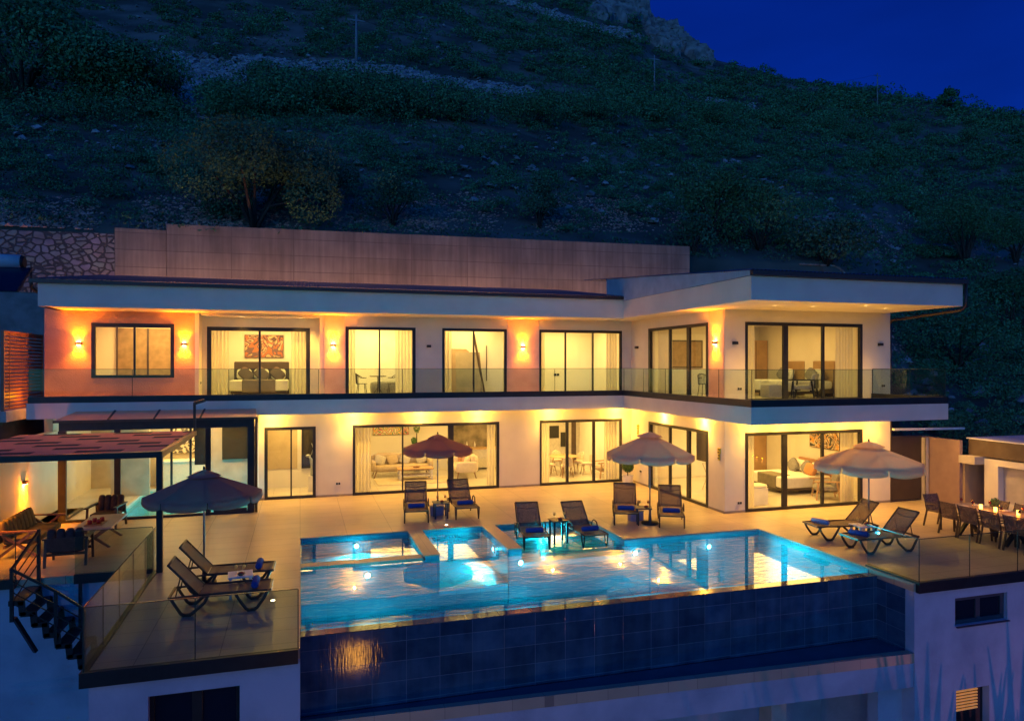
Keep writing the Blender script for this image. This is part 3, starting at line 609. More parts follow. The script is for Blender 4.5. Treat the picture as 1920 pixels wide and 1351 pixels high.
def leaf_mesh(name, m, centers, radii, n_per, size, seed=0, parent=None, loc=None, up=.35):
    """many small leaf-clump quads spread through ellipsoid lobes"""
    r = np.random.default_rng(seed)
    V = []; T = []
    cs = np.asarray(centers, float); rd = np.asarray(radii, float)
    n_per = np.broadcast_to(np.asarray(n_per), (len(cs),)); size = np.broadcast_to(np.asarray(size, float), (len(cs),))
    idx = np.repeat(np.arange(len(cs)), n_per); N = len(idx)
    d = r.normal(size=(N, 3)); d /= np.linalg.norm(d, axis=1)[:, None]
    d[:, 2] = np.abs(d[:, 2]) * .9 - .12 if up > .5 else d[:, 2]
    rad = r.uniform(.55, 1.08, N) ** .6
    P = cs[idx] + d * rd[idx] * rad[:, None]
    nrm = d + r.normal(size=(N, 3)) * .7 + np.array([0, 0, up]); nrm /= np.linalg.norm(nrm, axis=1)[:, None]
    a = np.cross(nrm, r.normal(size=(N, 3))); a /= np.linalg.norm(a, axis=1)[:, None]; b = np.cross(nrm, a)
    s = (size[idx] * r.uniform(.5, 1.3, N))[:, None]
    q = np.stack([P - a * s, P - b * s * .55, P + a * s, P + b * s * .55], 1).reshape(-1, 3)
    me = bpy.data.meshes.new(name); me.vertices.add(N * 4); me.vertices.foreach_set('co', q.ravel())
    me.loops.add(N * 4); me.loops.foreach_set('vertex_index', np.arange(N * 4, dtype=np.int32))
    me.polygons.add(N); me.polygons.foreach_set('loop_start', np.arange(0, N * 4, 4, dtype=np.int32)); me.polygons.foreach_set('loop_total', np.full(N, 4, dtype=np.int32))
    me.update(calc_edges=True)
    lobe = r.uniform(0, 1, len(cs))
    at = me.attributes.new('tone', 'FLOAT', 'FACE'); at.data.foreach_set('value', np.clip(lobe[idx] ** 1.5 * .75 + r.uniform(-.1, .45, N), 0, 1).astype(np.float32))
    me.materials.append(m); o = bpy.data.objects.new(name, me); C.objects.link(o)
    if parent: o.parent = parent
    if loc is not None: o.location = loc
    return o
def qy(xp, yp):   # foot-to-ridge parameter whose hill point shows at image height yp
    t0, z0 = hill_t0(xp), hill_z0(xp); y0 = HOR - (z0 - CAMH) * F_PX / t0
    s = (y0 - yp) / (y0 - ridge(xp)); return max(0, s) ** (1 / .82) if s < 1 else 1
# shrub cover over the hillside
def in_track(xp, yp):
    for (x0, y0, x1, y1, wd) in ((100, 92, 330, 125, 16), (270, 125, 460, 150, 26), (300, 150, 380, 215, 22), (450, 122, 760, 150, 12), (760, 152, 1010, 180, 14), (900, -8, 1060, 42, 7), (1060, 42, 1210, 76, 7), (1280, 186, 1420, 200, 7)):
        if x0 - 10 < xp < x1 + 10:
            yc = y0 + (y1 - y0) * (xp - x0) / (x1 - x0)
            if abs(yp - yc) < wd: return True
    if 0 < xp < 1290:
        top = 372 + 20 * math.sin(xp * .011) + xp * .008
        if yp > top and rng.random() < .72: return True
    if 1500 < xp < 1730 and 405 < yp < 470 and rng.random() < .6: return True
    if xp > 1700 and 590 < yp < 650 and xp < 1800 and rng.random() < .7: return True
    return False
cs, rs, npp, sz = [], [], [], []
nb = 0
while nb < 5600:
    xp = rng.uniform(-250, 2150); q = rng.uniform(0, 1) ** .75
    t0_, z0_ = hill_t0(xp), hill_z0(xp); y0_ = HOR - (z0_ - CAMH) * F_PX / t0_; yp = y0_ + (ridge(xp) - y0_) * q ** .82
    if yp < -60 or in_track(xp, yp): continue
    if 1130 < xp < 1300 and yp < ridge(xp) + 34: continue
    x, y, z = hill(xp, q); dist = math.hypot(x, y)
    patch = bumpy(x, y, 11); band = 1.0
    if 180 < yp < 235: band = 1.8
    if q > .55: band = max(band, 1.35)
    r0 = rng.uniform(.22, .72) * (1 + .9 * max(0, patch)) * (1 + dist * .006) * band
    if patch < -.25 and band < 1.5 and rng.random() < .75: continue
    if yp < ridge(xp) + 14: r0 *= .7
    for k in range(2 if r0 > .8 else 1):
        cs.append((x + rng.normal() * r0 * .6 * k, y + rng.normal() * r0 * .6 * k, z + r0 * .35)); rs.append((r0, r0, r0 * rng.uniform(.6, .95)))
        npp.append(int(np.interp(dist, [30, 60, 120, 250], [230, 130, 75, 48]))); sz.append(np.interp(dist, [30, 60, 120, 250], [.055, .085, .15, .26]) * r0 ** .4)
    nb += 1
so_ = leaf_mesh('shrub_cover', fol_dark, cs, rs, npp, sz, 5, up=.6)
so_['kind'] = 'stuff'; so_['label'] = 'dense dark shrubs covering the mountainside'; so_['category'] = 'shrubs'
# dry grass and low tufts
cs, rs, npp, sz = [], [], [], []
for i in range(2600):
    xp = rng.uniform(-250, 2150); q = rng.uniform(0, .55) ** 1.3; x, y, z = hill(xp, q)
    cs.append((x, y, z + .1)); rs.append((.7, .7, .25)); npp.append(14); sz.append(.09 + q * .15)
g2 = leaf_mesh('grass_tufts', fol_olive, cs, rs, npp, sz, 9, up=.6); g2['kind'] = 'stuff'; g2['label'] = 'low dry tufts between the shrubs'; g2['category'] = 'grass'
# scree and track stones
def stones(name, m, pts, seed, label):
    r = np.random.default_rng(seed); V = []; Fc = []
    base = np.array([(1, 0, -.4), (-.5, .87, -.4), (-.5, -.87, -.4), (.7, .5, .5), (-.8, .35, .45), (.1, -.9, .5), (0, 0, 1)], float)
    tri = [(0, 1, 3), (1, 4, 3), (1, 2, 4), (2, 5, 4), (2, 0, 5), (0, 3, 5), (3, 4, 6), (4, 5, 6), (5, 3, 6)]
    for (x, y, z, s) in pts:
        n = len(V); an = r.uniform(0, 6.28); c_, s_ = math.cos(an), math.sin(an)
        b = base * r.uniform(.6, 1.25, (7, 3)) * s; b[:, 2] *= .65
        for p in b: V.append((x + p[0] * c_ - p[1] * s_, y + p[0] * s_ + p[1] * c_, z + p[2]))
        Fc += [tuple(n + i for i in t) for t in tri]
    me = bpy.data.meshes.new(name); me.from_pydata(V, [], Fc); me.materials.append(m); o = bpy.data.objects.new(name, me); C.objects.link(o)
    o['kind'] = 'stuff'; o['label'] = label; o['category'] = 'stones'; return o
pale = mat('pale_limestone', (.46, .46, .46), (.22, .22, .23), scale=1.5, rough=.95)
pink = mat('pinkish_scree', (.78, .45, .35), (.44, .25, .19), scale=2, rough=.95)
pts = []
for i in range(15000):
    xp = rng.uniform(-200, 1330); yp = rng.uniform(366, 436)
    dens = .55 + .45 * math.sin(xp * .017 + 1) + .3 * math.sin(xp * .05)
    if rng.random() > dens * (1.1 - abs(yp - 400) / 60): continue
    x, y, z = hill(xp, qy(xp, yp)); pts.append((x, y, z, rng.uniform(.03, .11) * (1.8 if rng.random() < .04 else 1)))
for i in range(2600):
    xp = rng.uniform(1500, 1900); yp = rng.uniform(400, 480) if rng.random() < .6 else rng.uniform(590, 700)
    x, y, z = hill(xp, qy(xp, yp)); pts.append((x, y, z, rng.uniform(.04, .13)))
stones('scree', pink, pts, 1, 'loose pinkish scree above the retaining wall')
pts = []
for (x0, y0, x1, y1, wd, n) in ((100, 92, 330, 125, 14, 1100), (270, 125, 460, 150, 24, 2200), (300, 150, 385, 215, 20, 1500), (450, 122, 760, 150, 9, 900), (760, 152, 1010, 180, 12, 900), (900, -8, 1060, 42, 5, 900), (1060, 42, 1210, 76, 5, 700), (1280, 186, 1420, 200, 5, 250)):
    for i in range(n):
        a = rng.random(); xp = x0 + (x1 - x0) * a; yp = y0 + (y1 - y0) * a + rng.normal() * wd * .5
        x, y, z = hill(xp, qy(xp, yp)); pts.append((x, y, z + .1, rng.uniform(.14, .6) * math.hypot(x, y) / 90))
for i in range(1500):
    xp = rng.uniform(-100, 1950); q = rng.uniform(.08, .7); x, y, z = hill(xp, q); pts.append((x, y, z + .2, rng.uniform(.08, .42) ** 1.1))
stones('track_stones', pale, pts, 2, 'pale limestone rubble along the hillside track')
# rock cliff on the summit
cl = MB()
for i in range(1100):
    xp = rng.uniform(1120, 1300) if i < 850 else rng.uniform(1240, 1330); base_y = ridge(xp)
    yp = base_y + rng.uniform(-1, 34 if xp < 1265 else 16)
    if xp < 1190: yp = rng.uniform(max(-10, base_y), 38)
    x, y, z = hill(xp, min(1, qy(xp, yp))); s = rng.uniform(.7, 2.6)
    n = len(cl.v); cl.blob((x, y, z), s * rng.uniform(.6, 1.1), s * rng.uniform(.6, 1.1), s * rng.uniform(.7, 1.5), k=6, rings=4, e=.7)
    for j in range(n, len(cl.v)): v_ = cl.v[j]; cl.v[j] = (v_[0] + rng.normal() * .28, v_[1] + rng.normal() * .28, v_[2] + rng.normal() * .28)
cl.sm = [False] * len(cl.sm)
cr = cl.build('summit_rocks', mat('cliff_limestone', (.36, .35, .35), (.14, .14, .14), scale=.5, rough=1, bump=2, bscale=3, detail=10)); cr['kind'] = 'stuff'; cr['label'] = 'grey limestone crags at the mountain top'; cr['category'] = 'rock'

def tree(xp, yp, hgt, wid, label, m=None, seed=1, name='tree', group='trees and tall shrubs on the slope', n=2600, leaf=.11, trunk=True, q=None):
    x, y, z = hill(xp, qy(xp, yp) if q is None else q)
    t = thing(name, label, 'tree', (x, y, z - .1), 0, group); r = random.Random(seed)
    b = MB(); lobes = []; rr = []
    th = hgt * .42
    nl = 9
    for i in range(nl):
        a = 2 * math.pi * i / nl + r.uniform(-.3, .3); k = r.uniform(.35, .95)
        lx, ly, lz = math.cos(a) * wid * .5 * k, math.sin(a) * wid * .42 * k, hgt * r.uniform(.34, .74) + hgt * .12 * (1 - k)
        lobes.append((lx, ly, lz)); s_ = wid * r.uniform(.19, .29); rr.append((s_, s_, s_ * r.uniform(.7, 1.0)))
        b.tube([(0, 0, 0), (lx * .25 + r.uniform(-.1, .1), ly * .25, th * .6), (lx * .7, ly * .7, lz * .85), (lx, ly, lz)], [hgt * .024, hgt * .016, hgt * .008, .01], k=6)
    for i in range(3): lobes.append((r.uniform(-.2, .2) * wid, r.uniform(-.2, .2) * wid, hgt * r.uniform(.72, .88))); s_ = wid * .2; rr.append((s_, s_, s_ * .8))
    b.build('trunk', bark, t)
    leaf_mesh('crown', m or fol_olive, lobes, rr, n // len(lobes), leaf, seed, parent=t)
    return t
tree(478, 430, 4.5, 6.4, 'big spreading olive tree just behind the concrete wall', fol_olive, 11, 'olive_tree', n=26000, leaf=.07)
tree(612, 405, 3.6, 2.8, 'slim olive tree right of the big spreading olive', fol_olive, 12, 'olive_tree', n=4500, leaf=.065)
tree(737, 425, 2.6, 2.9, 'yellow-green bushy tree above the middle of the concrete wall', fol_olive, 13, n=5000, leaf=.06)
tree(1012, 428, 2.9, 2.6, 'pale round shrub rising over the right half of the concrete wall', fol_olive, 14, n=5000, leaf=.06)
tree(1335, 460, 4.6, 5.0, 'leafy green tree over the right end of the concrete wall', fol_green, 15, n=6000, leaf=.085)
tree(1425, 470, 3.8, 5.6, 'broad green shrub mass behind the wing roof', fol_green, 16, n=5000, leaf=.085)
tree(1300, 478, 2.4, 2.2, 'small thin-branched shrub at the right end of the concrete wall', fol_olive, 26, n=1600, leaf=.09)
tree(1550, 500, 2.6, 4.2, 'low shrub behind the middle of the wing roof', fol_olive, 17, n=3000, leaf=.11)
tree(1645, 312, 3.6, 3.8, 'dark round bush in the open middle slope', fol_dark, 18, n=2400, leaf=.13)
tree(1810, 500, 7.2, 6.4, 'large leafy tree at the right above the dining deck', fol_green, 19, n=8000, leaf=.09)
tree(1905, 500, 5.5, 5.0, 'tall green tree at the right edge of the slope', fol_green, 20, n=5000, leaf=.09)
tree(1900, 640, 4.6, 5.2, 'dense dark tree low on the right edge beside the wing', fol_dark, 21, n=6000, leaf=.09)
tree(1800, 700, 3.4, 5.0, 'dark bushy tree behind the right end of the balcony', fol_dark, 22, n=5000, leaf=.085)
tree(1740, 620, 2.2, 2.6, 'small dark shrub on the stony bank beside the wing', fol_dark, 23, n=2000, leaf=.1)
tree(1775, 212, 6.0, 5.0, 'lone thin tree standing against the sky on the ridge', fol_dark, 24, n=900, leaf=.35)
tree(190, 205, 5.2, 8.5, 'large dark tree mass at the upper left of the slope', fol_dark, 25, n=9000, leaf=.13)
tree(255, 215, 4.8, 6.5, 'dark round tree below the pale track at the left', fol_dark, 27, n=7000, leaf=.12)
tree(45, 200, 9, 10, 'tall dark tree at the top left edge', fol_dark, 28, n=9000, leaf=.15)
for i, (a, b_, h_) in enumerate(((430, 225, 5), (520, 222, 6.5), (600, 222, 6), (680, 226, 6.5), (760, 222, 5), (850, 232, 5.5), (1000, 238, 5.5), (1110, 235, 6), (1230, 232, 6.5), (1330, 240, 6), (1450, 245, 5.5), (1560, 250, 6), (1700, 262, 6), (1820, 272, 6))):
    h_ *= .5
    tree(a, b_, h_, h_ * 2.3, 'dark evergreen tree in the belt below the track, %s from the left' % ['first', 'second', 'third', 'fourth', 'fifth', 'sixth', 'seventh', 'eighth', 'ninth', 'tenth', 'eleventh', 'twelfth', 'thirteenth', 'fourteenth'][i], fol_dark, 40 + i, 'evergreen_tree', 'belt of evergreens across the slope', n=4200, leaf=.11)
def pole(xp, ybot, ytop, label):
    q = qy(xp, ybot); x, y, z = hill(xp, q); t_ = x * Fv[0] + y * Fv[1]; h = (ybot - ytop) * t_ / F_PX
    t = thing('utility_pole', label, 'pole', (x, y, z - .3), 0, 'utility poles on the mountainside')
    b = MB(); b.tube([(0, 0, 0), (0, 0, h + .3)], [.16, .10], k=8); b.build('mast', mat('grey_pole', (.30, .32, .34), rough=.8), t)
    b = MB(); b.bar((-.9, 0, h - .3), (.9, 0, h - .3), .1, .12); b.build('crossarm', MATS['grey_pole'], t)
    return (x, y, z + h)
p1 = pole(668, 134, 44, 'tall pale utility pole upper left of centre'); p2 = pole(1227, 176, 105, 'utility pole below the rocky summit'); p3 = pole(1645, 201, 137, 'utility pole on the right against the sky')
m = MB()
for a, b_ in ((p1, p2), (p2, p3)):
    A, B_ = Vector(a), Vector(b_); m.tube([A.lerp(B_, s / 14) - Vector((0, 0, 3.0 * 4 * (s / 14) * (1 - s / 14) + .3)) for s in range(15)], .02, k=4, cap=False)
tag(m.build('power_line', blackm), 'thin power cable sagging between the hillside poles', 'cable')

# retaining walls ---------------------------------------------------------
def cwall(name, p0, p1, ztop0, ztop1, zb, th, m, label, cat='wall'):
    a = Vector((p0[0], p0[1], 0)); b = Vector((p1[0], p1[1], 0)); L = (b - a).length; an = math.atan2(b.y - a.y, b.x - a.x)
    mb = MB(); n = 0; mb.v = [(0, 0, zb), (L, 0, zb), (L, th, zb), (0, th, zb), (0, 0, ztop0), (L, 0, ztop1), (L, th, ztop1), (0, th, ztop0)]
    for f_ in ((0, 3, 2, 1), (4, 5, 6, 7), (0, 1, 5, 4), (1, 2, 6, 5), (2, 3, 7, 6), (3, 0, 4, 7)): mb.f.append(f_); mb.sm.append(False)
    o = mb.build(name, m, loc=(a.x, a.y, 0)); o.rotation_euler = (0, 0, an); return tag(o, label, cat)
cg = grid_mat('formwork_concrete', (.38, .31, .235), (.25, .20, .155), (.19, .15, .12), 2.6, .72, axes='xz', joint=.016, rough=.9, scale=.55, vary=.16, bump=.6)
def streaks(m):
    nt = m.node_tree; p = nt.nodes['Principled BSDF']; base = p.inputs['Base Color'].links[0].from_socket
    tc = nn(nt, 'ShaderNodeTexCoord'); mp = nn(nt, 'ShaderNodeMapping'); mp.inputs['Scale'].default_value = (5, 5, .35); n = nn(nt, 'ShaderNodeTexNoise'); n.inputs['Scale'].default_value = 1; n.inputs['Detail'].default_value = 8
    nt.links.new(tc.outputs['Object'], mp.inputs[0]); nt.links.new(mp.outputs[0], n.inputs['Vector'])
    mr = nn(nt, 'ShaderNodeMapRange'); mr.inputs[1].default_value = .35; mr.inputs[2].default_value = .7; mr.inputs[3].default_value = .74; mr.inputs[4].default_value = 1.08
    nt.links.new(n.outputs['Fac'], mr.inputs[0]); mu = nn(nt, 'ShaderNodeMix', data_type='RGBA', blend_type='MULTIPLY'); mu.inputs[0].default_value = 1
    nt.links.new(base, mu.inputs[6]); nt.links.new(mr.outputs[0], mu.inputs[7]); nt.links.new(mu.outputs[2], p.inputs['Base Color'])
streaks(cg); streaks(tile_f)
def wet_streak_bump(m):
    nt = m.node_tree; p = nt.nodes['Principled BSDF']; old = p.inputs['Normal'].links[0].from_node
    tc = nn(nt, 'ShaderNodeTexCoord'); mp = nn(nt, 'ShaderNodeMapping'); mp.inputs['Scale'].default_value = (26, 26, 3.2); n = nn(nt, 'ShaderNodeTexNoise'); n.inputs['Scale'].default_value = 1; n.inputs['Detail'].default_value = 3
    nt.links.new(tc.outputs['Object'], mp.inputs[0]); nt.links.new(mp.outputs[0], n.inputs['Vector']); b = nn(nt, 'ShaderNodeBump'); b.inputs['Distance'].default_value = .003; b.inputs['Strength'].default_value = .6
    nt.links.new(n.outputs['Fac'], b.inputs['Height']); nt.links.new(old.outputs[0], b.inputs['Normal']); nt.links.new(b.outputs[0], p.inputs['Normal'])
wet_streak_bump(tile_f)
cw = cwall('concrete_wall', (-5.46, 33.0), (18.92, 31.6), 10.52, 10.52, -.3, .35, cg, 'long board-marked concrete retaining wall behind the villa')
cwall('concrete_wall', (-7.43, 32.98), (-5.47, 32.98), 10.25, 10.25, -.3, .35, cg, 'short lower concrete wall panel left of the long retaining wall')
m = MB()
for i in range(46):
    x = -7.3 + i * .09 * rng.uniform(.8, 1.3)
    if x < -3.4: m.tube([(x, 33.1, 10.2), (x + rng.normal() * .02, 33.1, 10.55 + rng.uniform(0, .22))], .008, k=4)
rb = m.build('rebar', blackm); tag(rb, 'row of thin steel bars sticking up from the wall top', 'rebar'); rb['kind'] = 'stuff'
def stone_mat():
    m = mat('rubble_stone', (.36, .33, .31), (.24, .22, .21), scale=2, rough=.9); nt = m.node_tree; p = nt.nodes['Principled BSDF']; base = p.inputs['Base Color'].links[0].from_socket
    tc = nn(nt, 'ShaderNodeTexCoord'); mp = nn(nt, 'ShaderNodeMapping'); mp.inputs['Scale'].default_value = (3.0, 3.0, 4.3); nt.links.new(tc.outputs['Object'], mp.inputs[0])
    dn = nn(nt, 'ShaderNodeTexNoise'); dn.inputs['Scale'].default_value = 3; nt.links.new(mp.outputs[0], dn.inputs['Vector']); ad = nn(nt, 'ShaderNodeMix', data_type='RGBA', blend_type='ADD'); ad.inputs[0].default_value = .22
    nt.links.new(mp.outputs[0], ad.inputs[6]); nt.links.new(dn.outputs['Color'], ad.inputs[7])
    v1 = nn(nt, 'ShaderNodeTexVoronoi', feature='DISTANCE_TO_EDGE'); v2 = nn(nt, 'ShaderNodeTexVoronoi'); v1.inputs['Scale'].default_value = v2.inputs['Scale'].default_value = 1.0
    nt.links.new(ad.outputs[2], v1.inputs['Vector']); nt.links.new(ad.outputs[2], v2.inputs['Vector'])
    mr = nn(nt, 'ShaderNodeMapRange'); mr.inputs[1].default_value = .07; mr.inputs[2].default_value = .12; nt.links.new(v1.outputs['Distance'], mr.inputs[0])
    hs = nn(nt, 'ShaderNodeMix', data_type='RGBA', blend_type='SOFT_LIGHT'); hs.inputs[0].default_value = .16; nt.links.new(base, hs.inputs[6]); nt.links.new(v2.outputs['Color'], hs.inputs[7])
    mx = nn(nt, 'ShaderNodeMix', data_type='RGBA'); mx.inputs[6].default_value = (.085, .08, .08, 1); nt.links.new(mr.outputs[0], mx.inputs[0]); nt.links.new(hs.outputs[2], mx.inputs[7]); nt.links.new(mx.outputs[2], p.inputs['Base Color'])
    bp = nn(nt, 'ShaderNodeBump'); bp.inputs['Distance'].default_value = .08; nt.links.new(mr.outputs[0], bp.inputs['Height']); nt.links.new(bp.outputs[0], p.inputs['Normal']); return m
sm_ = stone_mat()
cwall('stone_wall', (-24, 33.1), (-7.44, 33.0), 9.8, 10.0, -.3, .5, sm_, 'rubble stone retaining wall with pale round stones at the upper left')
cwall('stone_wall', (-24, 31), (-8.6, 31), 7.05, 7.05, -.3, .5, sm_, 'lower rubble stone wall under the solar panels')
# solar water heater
t = thing('solar_water_heater', 'solar water heater with dark sloping panels and a round white tank at the left edge', 'solar heater', (-10.6, 28.6, 7.0))
for i, x in enumerate((-1.2, .05)):
    b = MB(); b.bar((x + .6, -.4, .03), (x + .6, .9, 1.0), 1.15, .07); b.build('panel', mat('solar_glass', (.01, .02, .045), rough=.25), t)
b = MB(); b.bar((1.27, -.4, .05), (1.27, .9, 1.03), .03, .07); b.bar((.02, -.4, .05), (.02, .9, 1.03), .03, .07); b.bar((-1.3, -.42, .0), (1.9, -.42, .0), .06, .06); b.bar((1.25, .9, 0), (1.25, .9, 1.25), .04); b.bar((1.25, .9, .85), (2.6, .9, .8), .03); b.bar((2.2, .9, .8), (2.2, .9, .0), .03); b.build('frame', darkm, t)
b = MB(); b.tube([(-1.3, 1.1, 1.25), (.9, 1.1, 1.25)], .27, k=18); b.build('tank', whitem, t); b = MB(); b.tube([(.901, 1.1, 1.25), (.99, 1.1, 1.25)], [.26, .2], k=18); b.build('tank_cap', blackm, t)
bs = MB(); bs.box(-14, -8.2, 27.9, 30.9, -.3, 6.98); tag(bs.build('neighbour_block', mat('grey_block_render', (.3, .28, .27), (.2, .19, .18), rough=.95)), 'low flat-roofed block carrying the solar panels at the left', 'building')

# ================================================================== LEFT SIDE: lounge terrace, annex, pergola, stair
beigep = MATS['beige_plaster']
m = MB(); m.box(-7.5, -7.25, 18.0, 25.2, -.3, 2.45); m.box(-7.25, -7.22, 18.0, 22.8, 0, .06)
tag(m.build('side_wall', plaster), 'orange-lit side wall behind the teak sofa, with one wall lamp', 'wall')
sconce(-7.25, 22.3, 1.30, 'l', 'glowing orange down-light on the side wall behind the teak sofa', single=True); sconce(-7.25, 18.9, 1.9, 'l', 'added unseen down-light on the side wall, at the near end of the teak sofa', single=True)  # the second lamp is added out of view to brighten the lounge terrace
an = thing('glazed_annex', 'dark-framed glass extension with a flat pale lean-to roof over an indoor pool', 'glass extension', (-3.9, 22.9, 0))
ax0, ax1 = -6.58 + 3.9, -1.34 + 3.9
m = MB()
m.box(ax0, ax1, 0, .1, 2.62, 2.90); m.box(ax0, ax1, 0, .1, 0, .07)
for x, wd in ((-6.50, .2), (-5.09, .16), (-2.65, .14), (-1.44, .2)): m.box(x + 3.9 - wd / 2, x + 3.9 + wd / 2, -.004, .1, .07, 2.62)
m.box(ax1 - .1, ax1, .1, 1.99, 2.62, 2.9); m.box(ax1 - .1, ax1, .1, 1.99, 0, .07); m.box(ax1 - .1, ax1, .95, 1.05, .07, 2.62)
m.box(ax0, ax0 + .1, .1, 1.99, 2.62, 2.9); m.box(ax0, ax0 + .1, .1, 1.99, 0, .07)
m.box(-2.50 + 3.9, -1.56 + 3.9, .02, .08, .07, .16)
m.build('frame', darkm, an)
m = MB()
for a, b_ in ((-6.4, -5.17), (-5.01, -2.72), (-2.58, -1.54)): m.quad((a + 3.9, .05, .07), (b_ + 3.9, .05, .07), (b_ + 3.9, .05, 2.62), (a + 3.9, .05, 2.62))
m.build('glass', glass, an)
m = MB(); m.v += [(ax0 - .08, -.12, 2.90), (ax1 + .08, -.12, 2.90), (ax1 + .02, .495, 3.12), (ax0 + .3, .495, 3.12), (ax0 - .08, -.12, 2.93), (ax1 + .08, -.12, 2.93), (ax1 + .02, .495, 3.15), (ax0 + .3, .495, 3.15)]
for f_ in ((0, 3, 2, 1), (4, 5, 6, 7), (0, 1, 5, 4), (1, 2, 6, 5), (2, 3, 7, 6), (3, 0, 4, 7)): m.f.append(f_); m.sm.append(False)
rf_ = m.build('roof', mat('cream_roof_panel', (.85, .50, .26), (.8, .46, .24), rough=.5), an)
m = MB()
for x in (-5.3, -4.1, -2.85): m.bar((x + 3.9, -.12, 2.94), (x + 3.95, .49, 3.16), .05, .03)
m.bar((ax0 - .1, -.15, 2.9), (ax1 + .1, -.15, 2.9), .06, .07); m.tube([(ax1 + .07, -.12, 2.9), (ax1 + .06, -.08, 2.6), (ax1 + .06, -.05, 2.4), (ax1 + .06, -.05, .02)], .035)
m.build('gutter', brownw, rf_)
# annex interior
m = MB(); m.box(-7.3, -6.58, 22.9, 25.2, -.16, 0); m.box(-7.3, -5.6, 22.93, 30, -.3, -.0); m.box(-5.6, -1.34, 28.3, 30.2, -.3, 0); m.box(-5.6, -5.3, 22.93, 28.3, -.3, .0); m.box(-1.5, -1.345, 22.93, 28.3, -.3, 0); m.build('annex_floor', floorm, an, loc=(3.9, -22.9, 0))
m = MB(); m.box(-5.3, -1.5, 23.0, 28.3, -.9, -.8); m.box(-5.4, -5.3, 22.95, 28.3, -.9, -.31); m.box(-5.3, -1.5, 28.3, 28.4, -.9, -.31); m.box(-1.5, -1.4, 22.95, 28.3, -.9, -.31); m.box(-5.3, -1.5, 22.93, 23.0, -.9, -.01)
ip = thing('indoor_pool', 'small glowing turquoise indoor pool seen through the glass extension', 'swimming pool', (-3.4, 25.6, 0)); m.build('basin', mat('turquoise_basin', (.25, .55, .60), rough=.4), ip, loc=(3.4, -25.6, 0))
m = MB(); m.quad((-5.3, 23.0, -.08), (-1.5, 23.0, -.08), (-1.5, 28.3, -.08), (-5.3, 28.3, -.08)); struct(m.build('indoor_water', pooltint))
for x, y in ((-4.6, 24.0), (-2.6, 24.3), (-3.4, 26.6)): lamp('indoor_pool_lamp', 'POINT', (x, y, -.45), 26, CY, .1)
m = MB(); m.box(-7.3, -1.45, 29.0, 29.1, 0, 2.75); m.box(-2.95, -1.5, 25.45, 25.55, 0, 2.75); m.box(-6.2, -5.0, 27.0, 27.1, 0, 2.75); m.build('inner_wall', mat('travertine_wall', (.52, .44, .32), (.42, .35, .25), rough=.6, scale=2), an, loc=(3.9, -22.9, 0))
m = MB()
for x in (-4.25, -3.65): m.box(x, x + .07, 26.4, 26.47, 0, 2.4)
m.box(-4.25, -3.58, 26.4, 26.47, 2.4, 2.47); m.box(-3.58, -3.0, 25.6, 25.66, .05, .12); m.box(-3.05, -2.98, 25.6, 25.66, 0, 2.5)
m.box(-3.35, -2.95, 25.38, 25.44, 1.2, 2.7); m.build('inner_frame', darkm, an, loc=(3.9, -22.9, 0))
m = MB(); m.box(-2.5, -1.58, 25.36, 25.44, 1.35, 2.55); m.build('dark_panel', mat('smoked_panel', (.05, .045, .035), rough=.18), an, loc=(3.9, -22.9, 0))
lamp('ceiling_light', 'AREA', (-3.6, 27.4, 2.7), 75, WARM, sx=3, sy=2); lamp('ceiling_light', 'AREA', (-2.6, 24.3, 2.72), 26, WARM, sx=.8, sy=.8)
cb = thing('bar_counter', 'patterned bar counter behind the indoor pool', 'counter', (-4.0, 28.6, 0)); m = MB(); m.box(-.9, 1.0, -.3, .3, 0, .95); m.build('body', creamf, cb); m = MB(); m.box(-.95, 1.05, -.35, .35, .95, 1.0); m.build('top', linen, cb)
m = MB(); m.box(-.6, 1.1, .32, .36, 1.2, 2.5)
pm = mat('patterned_panel', (.62, .52, .36), (.10, .08, .06), scale=9, rough=.5, lo=.48, hi=.52); m.build('patterned_back', pm, cb)

# pergola
pg = thing('pergola', 'flat pergola with staggered red-brown and dark fabric strips on a slim dark post', 'pergola', (-2.93, 16.9, 0))
X0, X1, Y0, Y1, PZ = -4.35, 0.0, 0.0, 5.3, 2.5
m = MB(); m.box(-.06, .06, -.06, .06, 0, PZ); m.build('post', darkm, pg)
m = MB(); m.box(X0, .06, -.07, .07, PZ, PZ + .13); m.box(X0, -.05, Y1 - .05, Y1 + .05, PZ, PZ + .1); m.build_each('beam', darkm, pg)
m = MB(); m.box(-.05, .05, .07, Y1 + .05, PZ - .02, PZ + .1); m.bar((0, .3, PZ - .03), (0, Y1, PZ - .03), .03); m.build('side_rail', mat('pale_bronze', (.30, .24, .15), rough=.4, metal=.4), pg)
m = MB(); m.bar((0, Y1, PZ + .08), (0, Y1, PZ + .92), .07, .07); m.bar((-.0, Y1, PZ + .90), (.26, Y1 + .12, PZ + .98), .09, .09); m.build('bracket', brownw, pg)
m = MB(); rw_ = 7; pitch = (Y1 - .15) / rw_
for i in range(rw_):
    y0 = .1 + i * pitch; y1 = y0 + pitch; ga = y0 + pitch * .45; off = (i * .62) % 1.75
    m.box(X0, -.06, y0, ga, PZ + .105, PZ + .108)
    x = X0 - off
    while x < -.06:
        a, b_ = max(X0, x), min(-.06, x + .80)
        if b_ > a + .02: m.box(a, b_, ga, y1, PZ + .105, PZ + .108)
        x += 1.75
m.build('fabric_strip', mat('terracotta_awning', (.85, .34, .22), (.8, .3, .19), rough=.9, scale=5), pg)
m = MB(); m.box(X0, -.07, .08, Y1 - .06, PZ + .09, PZ + .101); m.build('dark_liner', mat('dark_liner_cloth', (.03, .025, .03), rough=.9), pg)
